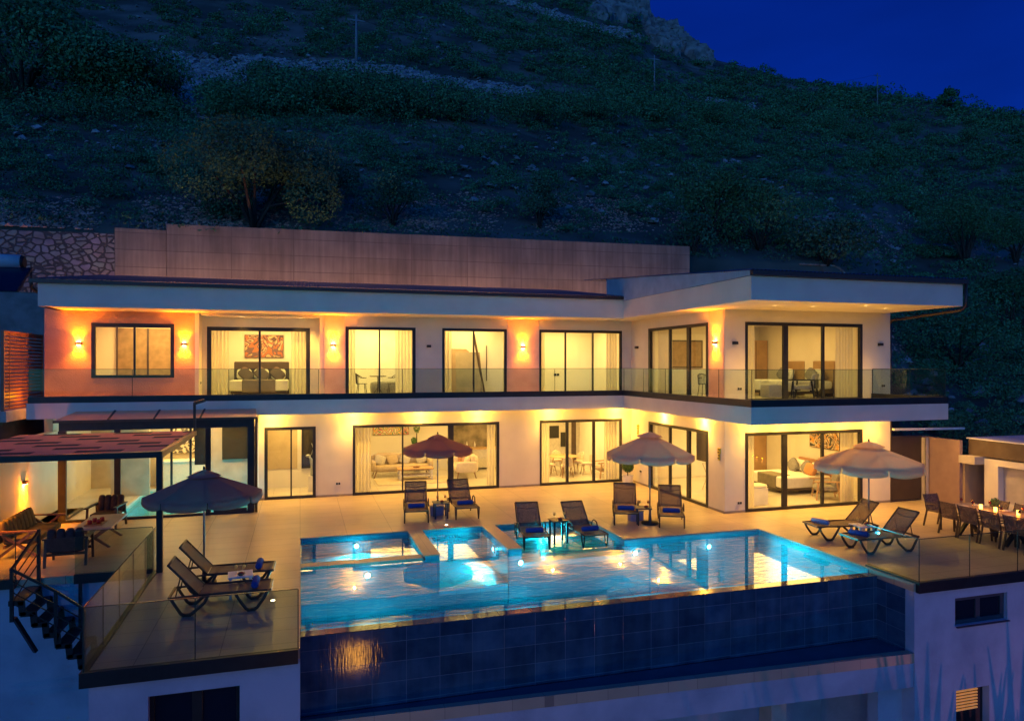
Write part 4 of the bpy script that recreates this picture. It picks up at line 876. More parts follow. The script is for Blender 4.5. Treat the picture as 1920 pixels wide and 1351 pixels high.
# lounge set
def xleg(m, x, y0, y1, z1, t=.055, ov=.1):
    m.bar((x, y0, 0), (x, y1, z1), t, t); m.bar((x, y1, 0), (x, y0, z1), t, t)
cushm = mat('olive_cushion', (.10, .085, .05), (.13, .11, .07), rough=.95, scale=12)
darkc = mat('charcoal_cushion', (.045, .035, .035), (.06, .05, .05), rough=.95, scale=12)
def lounge_seat(loc, rz, W, n, label, cm, name='armchair', cat='armchair', fm=None, straight=False):
    """front faces -Y local; width W along X"""
    t = thing(name, label, cat, loc, rz); f_ = fm or wood
    m = MB()
    for s_ in (-1, 1):
        x = s_ * (W / 2 + .04)
        if straight:
            m.bar((x, -.34, 0), (x, -.28, .58), .05, .05); m.bar((x, .40, 0), (x, .30, .60), .05, .05)
        else:
            m.bar((x, -.42, 0), (x, .38, .60), .06, .06); m.bar((x, .45, 0), (x, -.30, .60), .06, .06)
        m.bar((x, -.42, .61), (x, .40, .63), .09, .035)
    m.bar((-W / 2 - .04, -.2, .28), (W / 2 + .04, -.2, .28), .06, .05); m.bar((-W / 2 - .04, .28, .26), (W / 2 + .04, .28, .26), .06, .05); m.bar((-W / 2, .40, .5), (W / 2, .40, .5), .03, .3)
    m.build('frame', f_, t)
    wd = W / n
    for i in range(n):
        x = -W / 2 + wd * (i + .5)
        b = MB(); b.blob((x, 0, .37), wd / 2 * .98, .38, .075, k=16, rings=8, e=.35); b.build('seat_cushion', cm, t)
    nb_ = n * 4
    b = MB()
    for i in range(nb_):
        x = -W / 2 + W / nb_ * (i + .5); s0 = len(b.v); b.blob((x, 0, 0), W / nb_ / 2 * 1.03, .075, .24, k=10, rings=8, e=.55); b.rot(R(-14), 'X', start=s0)
        for j in range(s0, len(b.v)): v_ = b.v[j]; b.v[j] = (v_[0], v_[1] + .33, v_[2] + .62)
    b.build('back_cushion', cm, t)
    return t
lounge_seat((-6.3, 20.05, 0), R(90), 1.9, 2, 'teak-framed sofa with ribbed olive back cushions against the side wall', cushm, 'garden_sofa', 'sofa')
lounge_seat((-5.05, 18.35, 0), R(183), .72, 1, 'dark cushioned armchair seen from behind, nearest the metal stair', darkc, fm=brownw, straight=True)
lounge_seat((-5.15, 21.95, 0), R(-8), .66, 1, 'dark cushioned armchair on the far side of the coffee table by the glass extension', darkc, fm=brownw, straight=True)
t = thing('coffee_table', 'long low outdoor table with crossed legs between sofa and armchairs', 'table', (-4.85, 20.2, 0))
m = MB(); m.box(-.42, .42, -.85, .85, .50, .54); m.build('top', mat('grey_table_top', (.36, .30, .27), (.3, .25, .22), rough=.4), t)
m = MB()
for y in (-.62, .62): m.bar((-.34, y, 0), (.34, y, .5), .06); m.bar((.34, y, 0), (-.34, y, .5), .06)
m.build('leg_frame', wood, t)
redg = mat('red_glass', (.35, .03, .03), rough=.15); drink = mat('golden_drink', (.85, .5, .12), rough=.15, emit=(1, .5, .1), es=.03); clearg = glass_mat('clear_glass', (.9, .92, .92))
def glassw(x, y, z, label, m2=drink, s=1.0, group='drinks glasses'):
    t = thing('drinking_glass', label, 'glass', (x, y, z), 0, group)
    b = MB(); b.lathe([(.035 * s, 0), (.034 * s, .006), (.006, .012), (.005, .085 * s), (.034 * s, .12 * s), (.042 * s, .18 * s), (.038 * s, .21 * s)], k=12); b.build('stemware', clearg, t)
    b = MB(); b.blob((0, 0, .145 * s), .034 * s, .034 * s, .038 * s, k=10, rings=6); b.build('drink', m2, t); return t
tray = thing('snack_tray', 'wooden tray of red jars and snacks on the lounge coffee table', 'tray', (-4.9, 19.9, .542)); m = MB(); m.box(-.2, .2, -.28, .28, 0, .02); m.build('board', wood, tray)
for i, (x, y) in enumerate(((-.1, -.15), (.08, -.1), (-.05, .1), (.1, .16))):
    b = MB(); b.lathe([(.001, .02), (.05, .02), (.055, .1), (.045, .12), (.001, .12)], c=(x, y, 0), k=12); b.build('jar', redg, tray)
# metal stair
st = thing('metal_stair', 'black steel stair with open treads and thin rails descending from the lounge deck', 'staircase', (-5.3, 16.5, 0)); sx_, sy_ = 5.3, -16.5
m = MB()
TR = [(-5.38 + .205 * i, -.16 - .235 * i) for i in range(8)]
for x, z in TR: m.box(x + sx_ - .12, x + sx_ + .14, -.34, .54, z - .02, z + .02)
m.build('tread', darkm, st)
m = MB()
for y in (-.37, .57):
    for (x, z), (x2, z2) in zip(TR, TR[1:]): m.bar((x + sx_ - .12, y, z - .03), (x + sx_ + .14, y, z - .03), .03, .10); m.bar((x + sx_ + .1, y, z + .0), (x2 + sx_ - .08, y, z2 - .05), .03, .12)
m.bar((-.12, -.3, -.5), (.12, .1, -1.35), .07, .07); m.build('stringer', darkm, st)
m = MB()
for p, q in (((-.14, -.38, -.55), (-.14, -.38, .5)), ((.02, .6, -.1), (.02, .6, 1.05)), ((.62, -.38, -1.0), (.62, -.38, -.02)), ((1.12, -.38, -1.55), (1.12, -.38, -.42)), ((.80, .58, -1.1), (.80, .58, -.05))): m = MB(); m.bar(p, q, .06, .06); m.build('post', darkm, st)
m = MB(); m.bar((-.14, -.38, .48), (.02, .6, 1.0), .045); m.bar((-.14, -.38, .48), (.62, -.38, -.02), .045, .045); m.bar((.62, -.38, -.02), (1.12, -.38, -.42), .045, .045)
for k in (.22, .44, .66): m.bar((-.14, -.38, .48 - k), (1.12, -.38, -.42 - k), .018); m.bar((-.14, -.38, .48 - k), (.02, .6, 1.0 - k), .018)
m.build('handrail', darkm, st)
# louvre screen on its low wall
t = thing('louvre_screen', 'orange-lit horizontal slat screen standing left of the villa at balcony level', 'screen', (-8.0, 24.6, 3.22))
m = MB()
for i in range(21): m.bar((0, -1.5, .06 + i * .105), (0, 1.6, .06 + i * .105), .02, .07)
m.build('slat', mat('copper_slat', (.32, .14, .07), (.26, .11, .06), rough=.5), t)
m = MB(); m.box(-.04, .03, -1.54, -1.48, -.02, 2.26); m.box(-.03, .02, -1.1, -1.07, .04, 2.2); m.box(-.04, .03, 1.58, 1.62, -.02, 2.26); m.box(-.04, .03, -1.48, 1.58, 2.2, 2.26); m.build('frame', MATS['copper_slat'], t)
m = MB(); m.box(-8.2, -7.9, 23.0, 26.2, 2.9, 3.2); tag(m.build('parapet', beigep), 'short beige parapet under the slat screen', 'wall')
m = MB(); m.box(-14, -8.2, 23.4, 27, -.3, 2.9); tag(m.build('annex_block', mat('dark_render', (.12, .1, .1), rough=.95)), 'dark low building below the slat screen at the left edge', 'building')
lamp('screen_light', 'POINT', (-7.75, 24.2, 3.6), 5, ORG, .05)
m = MB(); m.tube([(-9, 12.6, -1.55), (-6, 12.4, -1.48), (-3.02, 11.95, -1.0)], .02, k=6, cap=False); m.tube([(-9, 12.6, -1.72), (-6, 12.4, -1.75), (-3.02, 11.95, -1.03)], .018, k=6, cap=False); tag(m.build('wall_cable', blackm), 'two dark cables slung along the lower left wall', 'cable')
m = MB(); m.tube([(-3.35, 11.62, -1.5), (-3.02, 11.8, -1.3)], .035); m.tube([(-3.42, 11.58, -1.56), (-3.33, 11.63, -1.48)], .06); tag(m.build('wall_spotlight', blackm), 'small dark unlit spotlight at the corner of the lower left wall', 'spotlight')

# ================================================================== LOUNGERS, UMBRELLAS, TABLES
def make_lounger(style):
    t = thing('sun_lounger', 'x', 'sun lounger'); W = .66
    H = .36 if style == 'resin' else .35
    hx, bl, ang = 1.22, .76, R(48)
    bx_, bz = hx + bl * math.cos(ang), H + bl * math.sin(ang)
    m = MB()
    for s_ in (-1, 1):
        y = s_ * W / 2
        m.tube([(0, y, H), (.3, y, H + .005), (hx, y, H)], .022, k=8); m.tube([(hx, y, H), (1.72, y, H - .02)], .02, k=8)
    m.bar((0, -W / 2, H), (0, W / 2, H), .04, .04); m.bar((1.72, -W / 2, H - .02), (1.72, W / 2, H - .02), .04, .035); m.bar((.6, -W / 2, H - .03), (.6, W / 2, H - .03), .03)
    m.build('seat_frame', brownw, t)
    m = MB()
    for s_ in (-1, 1): m.tube([(hx, s_ * (W / 2 - .01), H), (bx_, s_ * (W / 2 - .01), bz)], .02, k=8)
    m.tube([(bx_, -W / 2 + .01, bz), (bx_, W / 2 - .01, bz)], .022, k=8)
    m.tube([(bx_ - .1, -W / 2, bz - .11), (bx_ - .12, 0, bz - .16), (bx_ - .1, W / 2, bz - .11)], .013, k=6)
    for s_ in (-1, 1): m.tube([(hx + bl * .62 * math.cos(ang), s_ * W * .36, H + bl * .62 * math.sin(ang)), (1.62, s_ * W * .36, H - .02)], .012, k=6)
    m.build('back_frame', brownw, t)
    m = MB(); k = 10
    for i in range(k):
        x0, x1 = .02 + (hx - .02) * i / k, .02 + (hx - .02) * (i + 1) / k; z0 = H + .012 - .03 * math.sin(math.pi * i / k); z1 = H + .012 - .03 * math.sin(math.pi * (i + 1) / k)
        m.quad((x0, -W / 2 + .02, z0), (x1, -W / 2 + .02, z1), (x1, W / 2 - .02, z1), (x0, W / 2 - .02, z0))
        m.quad((x0, -W / 2 + .02, z0 - .012), (x0, W / 2 - .02, z0 - .012), (x1, W / 2 - .02, z1 - .012), (x1, -W / 2 + .02, z1 - .012))
    m.build('seat_sling', slingm, t)
    m = MB(); n_ = Vector((-math.sin(ang), 0, math.cos(ang))) * .006
    a = Vector((hx + .01, 0, H + .01)); b = Vector((bx_ - .01, 0, bz - .01)); o = Vector((0, W / 2 - .025, 0))
    m.quad(a - o + n_, b - o + n_, b + o + n_, a + o + n_); m.quad(a - o - n_, a + o - n_, b + o - n_, b - o - n_); m.build('back_sling', slingm, t)
    for s_ in (-1, 1):
        y = s_ * (W / 2 + .005)
        if style == 'sling':
            m = MB(); m.tube([(.02, y, H), (.04, y, .18), (.10, y + s_ * .0, 0)], .02, k=8); m.tube([(.26, y, H), (.16, y, .12), (.10, y, .0)], .018, k=8); m.build('leg', brownw, t)
            m = MB(); m.tube([(1.30, y, 0), (1.18, y + s_ * .02, .22), (1.10, y + s_ * .03, .46), (.98, y + s_ * .03, .53), (.80, y + s_ * .03, .50), (.70, y + s_ * .02, H)], .018, k=8); m.build('arm', brownw, t)
            m = MB(); m.tube([(1.62, y, H), (1.60, y, .15), (1.66, y, 0)], .018, k=8); m.build('leg', brownw, t)
        else:
            for c0, c1, cb_ in ((.04, .62, .33), (1.06, 1.70, 1.42)):
                m = MB(); m.tube([(c0, y, H), (c0 + .07, y, .22), (cb_ - .10, y, .055), (cb_ - .04, y, .02)], [.026, .028, .03, .035], k=8); m.tube([(c1, y, H), (c1 - .08, y, .22), (cb_ + .10, y, .055), (cb_ + .04, y, .02)], [.026, .028, .03, .035], k=8); m.box(cb_ - .07, cb_ + .07, y - .03, y + .03, 0, .05); m.build('leg', brownw, t)
    return t
protoS = make_lounger('sling'); protoR = make_lounger('resin')
LG = 'sun loungers around the pool'
up_ = R(90)
specs = [('S', (3.17, 19.95, 0), up_ - R(8), 'sling lounger left of the side table in front of the living room'), ('S', (4.68, 20.0, 0), up_ - R(2), 'sling lounger right of the side table in front of the living room'),
    ('S', (5.90, 17.3, -.30), up_ - R(8), 'sling lounger standing in the shallow water, left of the small table'), ('S', (7.45, 17.05, -.30), up_ + R(1), 'sling lounger standing in the shallow water, right of the small table'),
    ('S', (8.75, 17.95, 0), up_ - R(24), 'sling lounger by the topiary corner, left of the white parasol pole'), ('S', (9.8, 17.28, 0), up_ - R(27), 'sling lounger right of the white parasol pole, in front of the wing side door'),
    ('R', (12.72, 15.32, 0), R(-8), 'lounger with V legs on the right deck, farther from the glass railing'), ('R', (12.70, 13.95, 0), R(-3), 'lounger with V legs on the right deck, partly behind the corner glass railing'),
    ('R', (-.52, 14.08, 0), R(179), 'lounger with V legs on the left sun deck, nearest the front railing'), ('R', (-.52, 15.35, 0), R(178), 'lounger with V legs on the left sun deck, behind the parasol pole')]
fs = {'S': True, 'R': True}
for k, loc, rz, lab in specs: place(protoS if k == 'S' else protoR, fs[k], loc, rz, lab, LG); fs[k] = False
def towel(lx, ly, lg, label, m_, rz_extra=0, z=.0, along=False):
    loc, rz = specs[lg][1], specs[lg][2]; c_, s_ = math.cos(rz), math.sin(rz)
    x = loc[0] + c_ * lx - s_ * ly; y = loc[1] + s_ * lx + c_ * ly
    b = MB(); L = .24
    b.tube([(0, -L, 0), (0, -L + .03, 0), (0, L - .03, 0), (0, L, 0)], [.045, .068, .068, .045], k=14)
    sp_ = MB()
    for i in range(28): # spiral end
        pass
    o = b.build('rolled_towel', m_, loc=(x, y, loc[2] + .43 + z)); o.rotation_euler = (0, 0, rz + rz_extra); tag(o, label, 'towel', 'rolled towels on the loungers')
tl = ['on the lounger left of the living room side table', 'on the lounger right of the living room side table', 'on the left lounger in the shallow water', 'on the right lounger in the shallow water', 'on the lounger left of the white parasol pole', 'on the lounger right of the white parasol pole', 'on the far lounger of the right deck', 'on the near lounger of the right deck', 'on the near lounger of the left sun deck', 'on the far lounger of the left sun deck']
for i, nm in enumerate(tl):
    pale_ = i in (6,); towel(.42 if i < 6 else .28, 0, i, ('pale rolled towel ' if pale_ else 'blue rolled towel ') + nm, paletowel if pale_ else bluet, rz_extra=(R(25) if i in (6, 7) else 0))

def canopy(name, label, x, y, rz, r, ztop, drop, m_, val=.14, n=8):
    t = thing(name, label, 'parasol', (x, y, 0), rz, 'parasols by the pool'); zr = ztop - drop
    m = MB(); m.tube([(0, 0, 0), (0, 0, ztop + .06)], .02, k=10); m.build('pole', mat('pole_alu', (.25, .25, .28), rough=.35, metal=.6) if m_ is not None else None, t)
    m = MB(); m.lathe([(.24, 0), (.25, .02), (.23, .06), (.05, .08), (.03, .3)], k=20); m.build('base', blackm, t)
    m = MB(); m.lathe([(.001, ztop + .13), (.02, ztop + .10), (.026, ztop + .07), (.012, ztop + .05)], k=10); m.build('finial', blackm, t)
    m = MB(); K = 6; J = 6
    for i in range(n):   # sagging panels between ribs
        a0, a1 = 2 * math.pi * i / n, 2 * math.pi * (i + 1) / n; row = []
        for k in range(K + 1):
            f = .17 + .83 * k / K; rr_ = []
            for j in range(J + 1):
                a = a0 + (a1 - a0) * j / J; sag = 1 - abs(2 * j / J - 1); rad = r * f * (1 - .06 * math.sin(math.pi * j / J) * f)
                zz = ztop - .02 - drop * (f ** 1.12) - .03 * math.sin(math.pi * j / J) * f
                rr_.append((rad * math.cos(a), rad * math.sin(a), zz))
            row.append(rr_)
        for k in range(K):
            for j in range(J): m.quad(row[k][j], row[k + 1][j], row[k + 1][j + 1], row[k][j + 1]); m.sm[-1] = True
    cn = m.build('canopy', m_, t, weld=True)
    md = cn.modifiers.new('th', 'SOLIDIFY'); md.thickness = .006
    m = MB()
    for i in range(n):
        a0, a1 = 2 * math.pi * i / n, 2 * math.pi * (i + 1) / n; pv = None
        for j in range(9):
            s_ = j / 8; a = a0 + (a1 - a0) * (.012 + .976 * s_); rad = r * (1 - .06 * math.sin(math.pi * s_)); zt = ztop - .02 - drop - .03 * math.sin(math.pi * s_)
            zb = zt - val - .025 * math.sin(math.pi * s_) + (.02 if j in (0, 8) else 0)
            cur = ((rad * math.cos(a), rad * math.sin(a), zt), ((rad + .012) * math.cos(a), (rad + .012) * math.sin(a), zb))
            if pv: m.quad(pv[0], pv[1], cur[1], cur[0]); m.sm[-1] = True
            pv = cur
    vl = m.build('valance', m_, t, weld=True); md = vl.modifiers.new('th', 'SOLIDIFY'); md.thickness = .005
    m = MB()
    for i in range(n):   # vent cap
        a0, a1 = 2 * math.pi * i / n, 2 * math.pi * (i + 1) / n
        for (f0, z0), (f1, z1) in ((((.0), .05), (.14, -.0)), ((.14, -.0), (.30, -.085))):
            m.quad((r * f0 * math.cos(a0), r * f0 * math.sin(a0), ztop + z0), (r * f1 * math.cos(a0), r * f1 * math.sin(a0), ztop + z1), (r * f1 * math.cos(a1), r * f1 * math.sin(a1), ztop + z1), (r * f0 * math.cos(a1), r * f0 * math.sin(a1), ztop + z0))
    m.build('vent', m_, t)
    for i in range(n):
        a = 2 * math.pi * i / n; m = MB(); m.tube([(.02, 0, ztop - .03), (r * .5, 0, ztop - .05 - drop * .47), (r * .985, 0, ztop - .04 - drop)], .009, k=6); m.tube([(.03, 0, zr - .12), (r * .52, 0, ztop - .06 - drop * .5)], .007, k=6); m.rot(a, 'Z'); m.build('rib', brownw, t)
    return t
def _c(*a, **k):
    m = mat(*a, **k); see_through(m, .55, col=tuple(min(1, v * 1.5) for v in a[1])); return m
canv = _c('beige_canvas', (.80, .55, .41), (.74, .50, .37), rough=.9, scale=8); canv2 = _c('terracotta_canvas', (.50, .29, .21), (.46, .26, .19), rough=.9, scale=8); canv3 = _c('plum_canvas', (.44, .26, .24), (.40, .23, .21), rough=.9, scale=8)
canopy('parasol', 'dark plum parasol over the left sun deck', -1.9, 15.75, R(10), 1.14, 2.30, .42, canv3)
canopy('parasol', 'brown parasol in front of the living room window', 4.12, 21.75, R(15), 1.12, 2.30, .37, canv2)
canopy('parasol', 'pale beige parasol in front of the wing side door', 9.53, 18.05, R(5), 1.25, 2.56, .55, canv)
canopy('parasol', 'largest pale beige parasol on the right deck', 14.25, 14.95, R(20), 1.36, 2.46, .50, canv, val=.16)

def side_table(x, y, z, rz, label, H=.45, W=.46, m_=None, top=None, shelf=False):
    t = thing('side_table', label, 'side table', (x, y, z), rz, 'small tables beside the loungers')
    m = MB(); m.box(-W / 2, W / 2, -W / 2, W / 2, H - .03, H); m.build('top', top or m_ or blackm, t, bevel=.004)
    for a in (-1, 1):
        for b_ in (-1, 1): m = MB(); m.box(a * (W / 2 - .05) - .022, a * (W / 2 - .05) + .022, b_ * (W / 2 - .05) - .022, b_ * (W / 2 - .05) + .022, 0, H - .03); m.build('leg', m_ or blackm, t)
    return t
navy = mat('navy_plastic', (.03, .04, .07), rough=.45)
side_table(3.98, 20.55, 0, R(-3), 'dark square side table with cocktails between the loungers by the living room', H=.46, m_=navy)
side_table(9.38, 18.15, 0, R(-25), 'dark square side table with cocktails under the white parasol', H=.46, m_=navy)
side_table(6.72, 17.95, -.30, R(0), 'wooden-topped table standing in the shallow pool water', H=.62, m_=blackm, top=wood)
side_table(13.85, 14.75, 0, R(-6), 'white side table between the two loungers on the right deck', H=.40, m_=whitem)
side_table(-1.12, 14.75, 0, R(5), 'white side table between the two loungers on the left sun deck', H=.42, m_=whitem)
for x, y, nm in ((3.98, 20.55, 'by the living room'), (9.38, 18.15, 'under the white parasol')):
    t = thing('storage_box', 'lilac box on the floor behind the side table ' + nm, 'box', (x - .02, y + .42, 0), 0, 'boxes behind the side tables'); b = MB(); b.box(-.22, .18, -.12, .12, 0, .26); b.build('body', paletowel, t, bevel=.01); b = MB(); b.box(-.23, .19, -.13, .13, .26, .29); b.build('lid', beigep, t)
for x, y, z, nm in ((3.88, 20.5, .46, 'left cocktail on the dark table by the living room'), (4.12, 20.58, .46, 'right cocktail on the dark table by the living room'), (9.28, 18.2, .46, 'left cocktail on the dark table under the white parasol'), (9.5, 18.1, .46, 'right cocktail on the dark table under the white parasol'),
    (6.60, 17.95, .32, 'left golden drink on the table in the water'), (6.9, 17.98, .32, 'right golden drink on the table in the water'), (13.75, 14.8, .40, 'tall drink on the white table of the right deck'), (-1.2, 14.75, .42, 'left flute on the white table of the left deck'), (-1.05, 14.72, .42, 'right flute on the white table of the left deck')):
    glassw(x, y, z, nm, m2=mat('orange_drink', (.55, .16, .05), rough=.3) if 'cocktail' in nm else drink)
for x, y, z, nm in ((4.0, 20.45, .46, 'by the living room'), (9.4, 18.02, .46, 'under the white parasol'), (6.74, 17.86, .32, 'in the water'), (13.92, 14.68, .40, 'on the right deck'), (-1.1, 14.62, .42, 'on the left deck')):
    t = thing('snack_bowl', 'small bowl of fruit on the side table ' + nm, 'bowl', (x, y, z), 0, 'fruit bowls'); b = MB(); b.lathe([(.03, 0), (.06, .02), (.075, .05), (.068, .05), (.05, .02), (.001, .01)], k=12); b.build('bowl', wood, t); b = MB(); b.blob((0, 0, .045), .055, .055, .03, k=8, rings=5); b.build('fruit', redg, t)
# floor lights
for x, y, nm in ((-.5, 14.23, 'left sun deck'), (14.1, 13.56, 'right deck by the glass railing'), (3.95, 19.55, 'poolside in front of the living room')):
    t = thing('floor_spot', 'tiny recessed floor light on the ' + nm, 'floor light', (x, y, .0), 0, 'recessed floor lights'); b = MB(); b.lathe([(.04, .004), (.05, .004), (.05, 0)], k=12); b.build('rim', bez, t); b = MB(); b.lathe([(.001, .003), (.04, .003)], k=12); b.build('lens', lensd, t)

# ================================================================== DINING SET
dt = thing('dining_table', 'long outdoor dining table with crossed legs set for dinner', 'dining table', (17.12, 13.2, 0))
m = MB(); m.box(-.46, .46, -1.65, 1.65, .715, .75); m.build('top', mat('dining_top', (.34, .24, .19), (.28, .2, .16), rough=.3), dt, bevel=.004)
for y in (-1.3, 0, 1.3):
    m = MB(); m.bar((-.36, y, 0), (.3, y, .715), .09, .07); m.bar((.36, y, 0), (-.3, y, .715), .09, .07); m.build('leg', darkm, dt)
def make_chair():
    t = thing('dining_chair', 'x', 'chair'); fr = brownw   # faces +X
    m = MB(); m.box(-.23, .23, -.24, .24, .43, .455); m.build('seat', slingm, t)
    m = MB(); pts_ = [(-.20, .44), (-.235, .55), (-.265, .70), (-.32, .87)]
    for (a, z0), (b_, z1) in zip(pts_, pts_[1:]): m.quad((a, -.235, z0), (b_, -.235, z1), (b_, .235, z1), (a, .235, z0)); m.quad((a + .014, -.235, z0), (a + .014, .235, z0), (b_ + .014, .235, z1), (b_ + .014, -.235, z1))
    m.build('backrest', slingm, t)
    for sy in (-1, 1):
        m = MB(); m.tube([(-.20, sy * .25, .44), (-.235, sy * .25, .55), (-.265, sy * .25, .70), (-.325, sy * .25, .88)], .016, k=6); m.tube([(-.24, sy * .27, .62), (.0, sy * .28, .65), (.2, sy * .28, .63), (.22, sy * .27, .44)], .015, k=6); m.build('arm', fr, t)
        m = MB(); m.bar((-.30, sy * .26, 0), (-.20, sy * .25, .45), .035, .035); m.build('leg', fr, t)
        m = MB(); m.bar((.25, sy * .26, 0), (.22, sy * .25, .45), .035, .035); m.build('leg', fr, t)
    return t
ch = make_chair(); GC = 'chairs around the outdoor dining table'
ords = ['farthest from the camera', 'second from the far end', 'third from the far end', 'fourth from the far end', 'nearest the camera']
first = True
for i, y in enumerate((14.55, 13.98, 13.36, 12.74)):
    place(ch, first, (16.72, y, 0), R(0 + (i % 2) * 3), 'dining chair on the pool side of the table, ' + ords[i], GC); first = False
for i, y in enumerate((14.35, 13.72, 13.05, 12.4)):
    place(ch, False, (17.72, y, 0), R(180 - (i % 2) * 4), 'dining chair on the wall side of the table, ' + ords[i], GC)
place(ch, False, (17.08, 15.35, 0), R(-88), 'dining chair at the head of the table near the dark door', GC)
flame = mat('candle_glow', (.9, .5, .15), emit=(1, .42, .06), es=3.2)
for i, (x, y) in enumerate(((17.05, 14.1), (17.08, 13.72), (17.25, 13.25))):
    t = thing('candle', 'glowing amber candle glass on the dining table, %s' % ['farthest', 'middle', 'nearest of the three'][i], 'candle', (x, y, .752), 0, 'candles on the dining table')
    b = MB(); b.lathe([(.001, .0), (.036, .0), (.04, .05), (.038, .11), (.001, .11)], k=12); b.build('glow_glass', flame, t); lamp('candle_flame', 'POINT', (0, 0, .16), 1.6, ORG, .02, parent=t)
wine = mat('red_wine', (.16, .008, .015), rough=.1)
for i, (x, y) in enumerate(((17.0, 14.62), (16.9, 14.2), (17.3, 14.05), (16.88, 13.4), (17.35, 13.2), (16.9, 12.95))):
    glassw(x, y, .752, 'red wine glass on the dining table, %s' % ['at the far end', 'pool side next to the farthest candle', 'wall side by the small plant', 'pool side past the middle candle', 'wall side by the nearest candle', 'pool side at the near right edge'][i], m2=wine, s=1.05, group='wine glasses on the dining table')
for i, (x, y) in enumerate(((16.85, 14.45), (17.35, 14.4), (16.85, 13.85), (17.38, 13.7), (16.83, 13.2), (17.38, 13.0))):
    t = thing('place_setting', 'white plate with folded napkin on the dining table, %s side, %s from the far end' % ('pool' if i % 2 == 0 else 'wall', ['first', 'first', 'second', 'second', 'third', 'third'][i]), 'plate', (x, y, .752), 0, 'place settings'); b = MB(); b.lathe([(.001, .002), (.09, .004), (.135, .014), (.13, .018), (.08, .009), (.001, .007)], k=20); b.build('plate', whitem, t); b = MB(); b.box(-.05, .05, -.08, .08, .012, .022); b.build('napkin', linen, t)
t = thing('table_plant', 'small leafy potted plant on the far part of the dining table', 'plant', (17.42, 14.0, .752)); b = MB(); b.lathe([(.001, 0), (.05, 0), (.06, .1), (.05, .1)], k=12); b.build('pot', darkm, t); leaf_mesh('foliage', fol_green, [(0, 0, .17)], [(.1, .1, .11)], 160, .03, 3, parent=t, up=.3)
# right yard
t = thing('storage_door', 'dark double-height metal door beside the wing', 'door', (19.3, 18.6, 0)); m = MB(); m.box(-.68, .56, 0, .06, .04, 2.12); m.build('leaf', mat('bronze_door', (.07, .05, .042), rough=.45, metal=.2), t); m = MB(); m.box(-.7, -.66, -.02, .08, 0, 2.16); m.box(.56, .6, -.02, .08, 0, 2.16); m.box(-.66, .56, -.02, .08, 2.12, 2.16); m.build('frame', brownw, t)
m = MB(); m.box(19.92, 20.04, 18.45, 19.0, 0, 2.1); m.box(20.04, 20.16, 17.3, 19.0, 0, 2.12); tag(m.build('yard_wall', mat('taupe_wall', (.30, .20, .17), (.26, .17, .15), rough=.85)), 'brownish side wall right of the dark door', 'wall')
m = MB(); m.box(19.88, 19.92, 18.42, 18.6, 0, 2.1); m.box(19.88, 20.0, 18.41, 18.45, 0, 2.1); tag(m.build('door_pier', beigep), 'narrow pale pier right of the dark door', 'pier')
m = MB(); m.box(20.16, 21.3, 17.22, 17.5, 0, 1.55); tag(m.build('kitchen_back_wall', mat('ochre_wall', (.42, .30, .16), (.38, .27, .15), rough=.8)), 'ochre recessed wall of the outdoor kitchen', 'wall')
m = MB(); m.box(20.0, 20.12, 16.75, 17.3, 1.42, 1.66); m.box(20.12, 20.5, 16.75, 17.25, 1.42, 1.66); tag(m.build('lintel', beigep), 'pale lintel over the recess of the outdoor kitchen', 'lintel')
t = thing('outdoor_kitchen', 'cream plastered outdoor kitchen surround with a recessed panel at the right edge', 'outdoor kitchen', (20.4, 14, 0))
m = MB(); wall_openings(m, 'y', 0, .5, -3, 2.75, 0, 1.62, [(-2.5, 2.3, .3, 1.42)]); m.build('surround', plaster, t); m = MB(); m.box(.22, .3, -2.5, 2.3, .3, 1.42); m.build('panel', beigep, t)
t = thing('canopy_band', 'dark fascia band with a pale capping running above the outdoor kitchen', 'awning box', (20.35, 14, 0)); m = MB(); m.box(0, .3, -3.2, 3.25, 1.665, 2.17); m.build('band', mat('dark_brown_panel', (.09, .06, .04), (.12, .085, .06), rough=.6), t); m = MB(); m.box(-.03, 6, -3.2, 3.3, 2.171, 2.21); m.build('capping', whitem, t)
m = MB(); m.bar((18.62, 18.5, 2.40), (21.6, 18.5, 2.36), .1, .07); tag(m.build('awning_rail', whitem), 'pale horizontal rail projecting right from the wing wall above the dark door', 'rail')
lamp('kitchen_light', 'SPOT', (19.4, 16.6, 2.9), 60, (1, .5, .12), .1, spot=R(140), blend=1)
# topiary
t = thing('topiary', 'two-ball topiary in a white pot at the inner corner of the villa', 'potted plant', (11.85, 24.2, 0)); b = MB(); b.lathe([(.001, 0), (.17, 0), (.2, .04), (.21, .34), (.23, .36), (.2, .36), (.19, .32), (.001, .32)], k=20); b.build('pot', whitem, t); b = MB(); b.tube([(0, 0, .3), (0, 0, 1.15)], .02); b.build('stem', bark, t)
leaf_mesh('foliage_ball', greent, [(0, 0, .68)], [(.22, .22, .22)], 2200, .022, 4, parent=t, up=.1); leaf_mesh('foliage_ball', greent, [(0, 0, 1.08)], [(.15, .15, .13)], 900, .02, 5, parent=t, up=.1)
b = MB(); b.blob((0, 0, .68), .17, .17, .17, k=16, rings=10); b.build('inner_ball', greent, t); b = MB(); b.blob((0, 0, 1.08), .12, .12, .1, k=16, rings=10); b.build('inner_ball', greent, t)
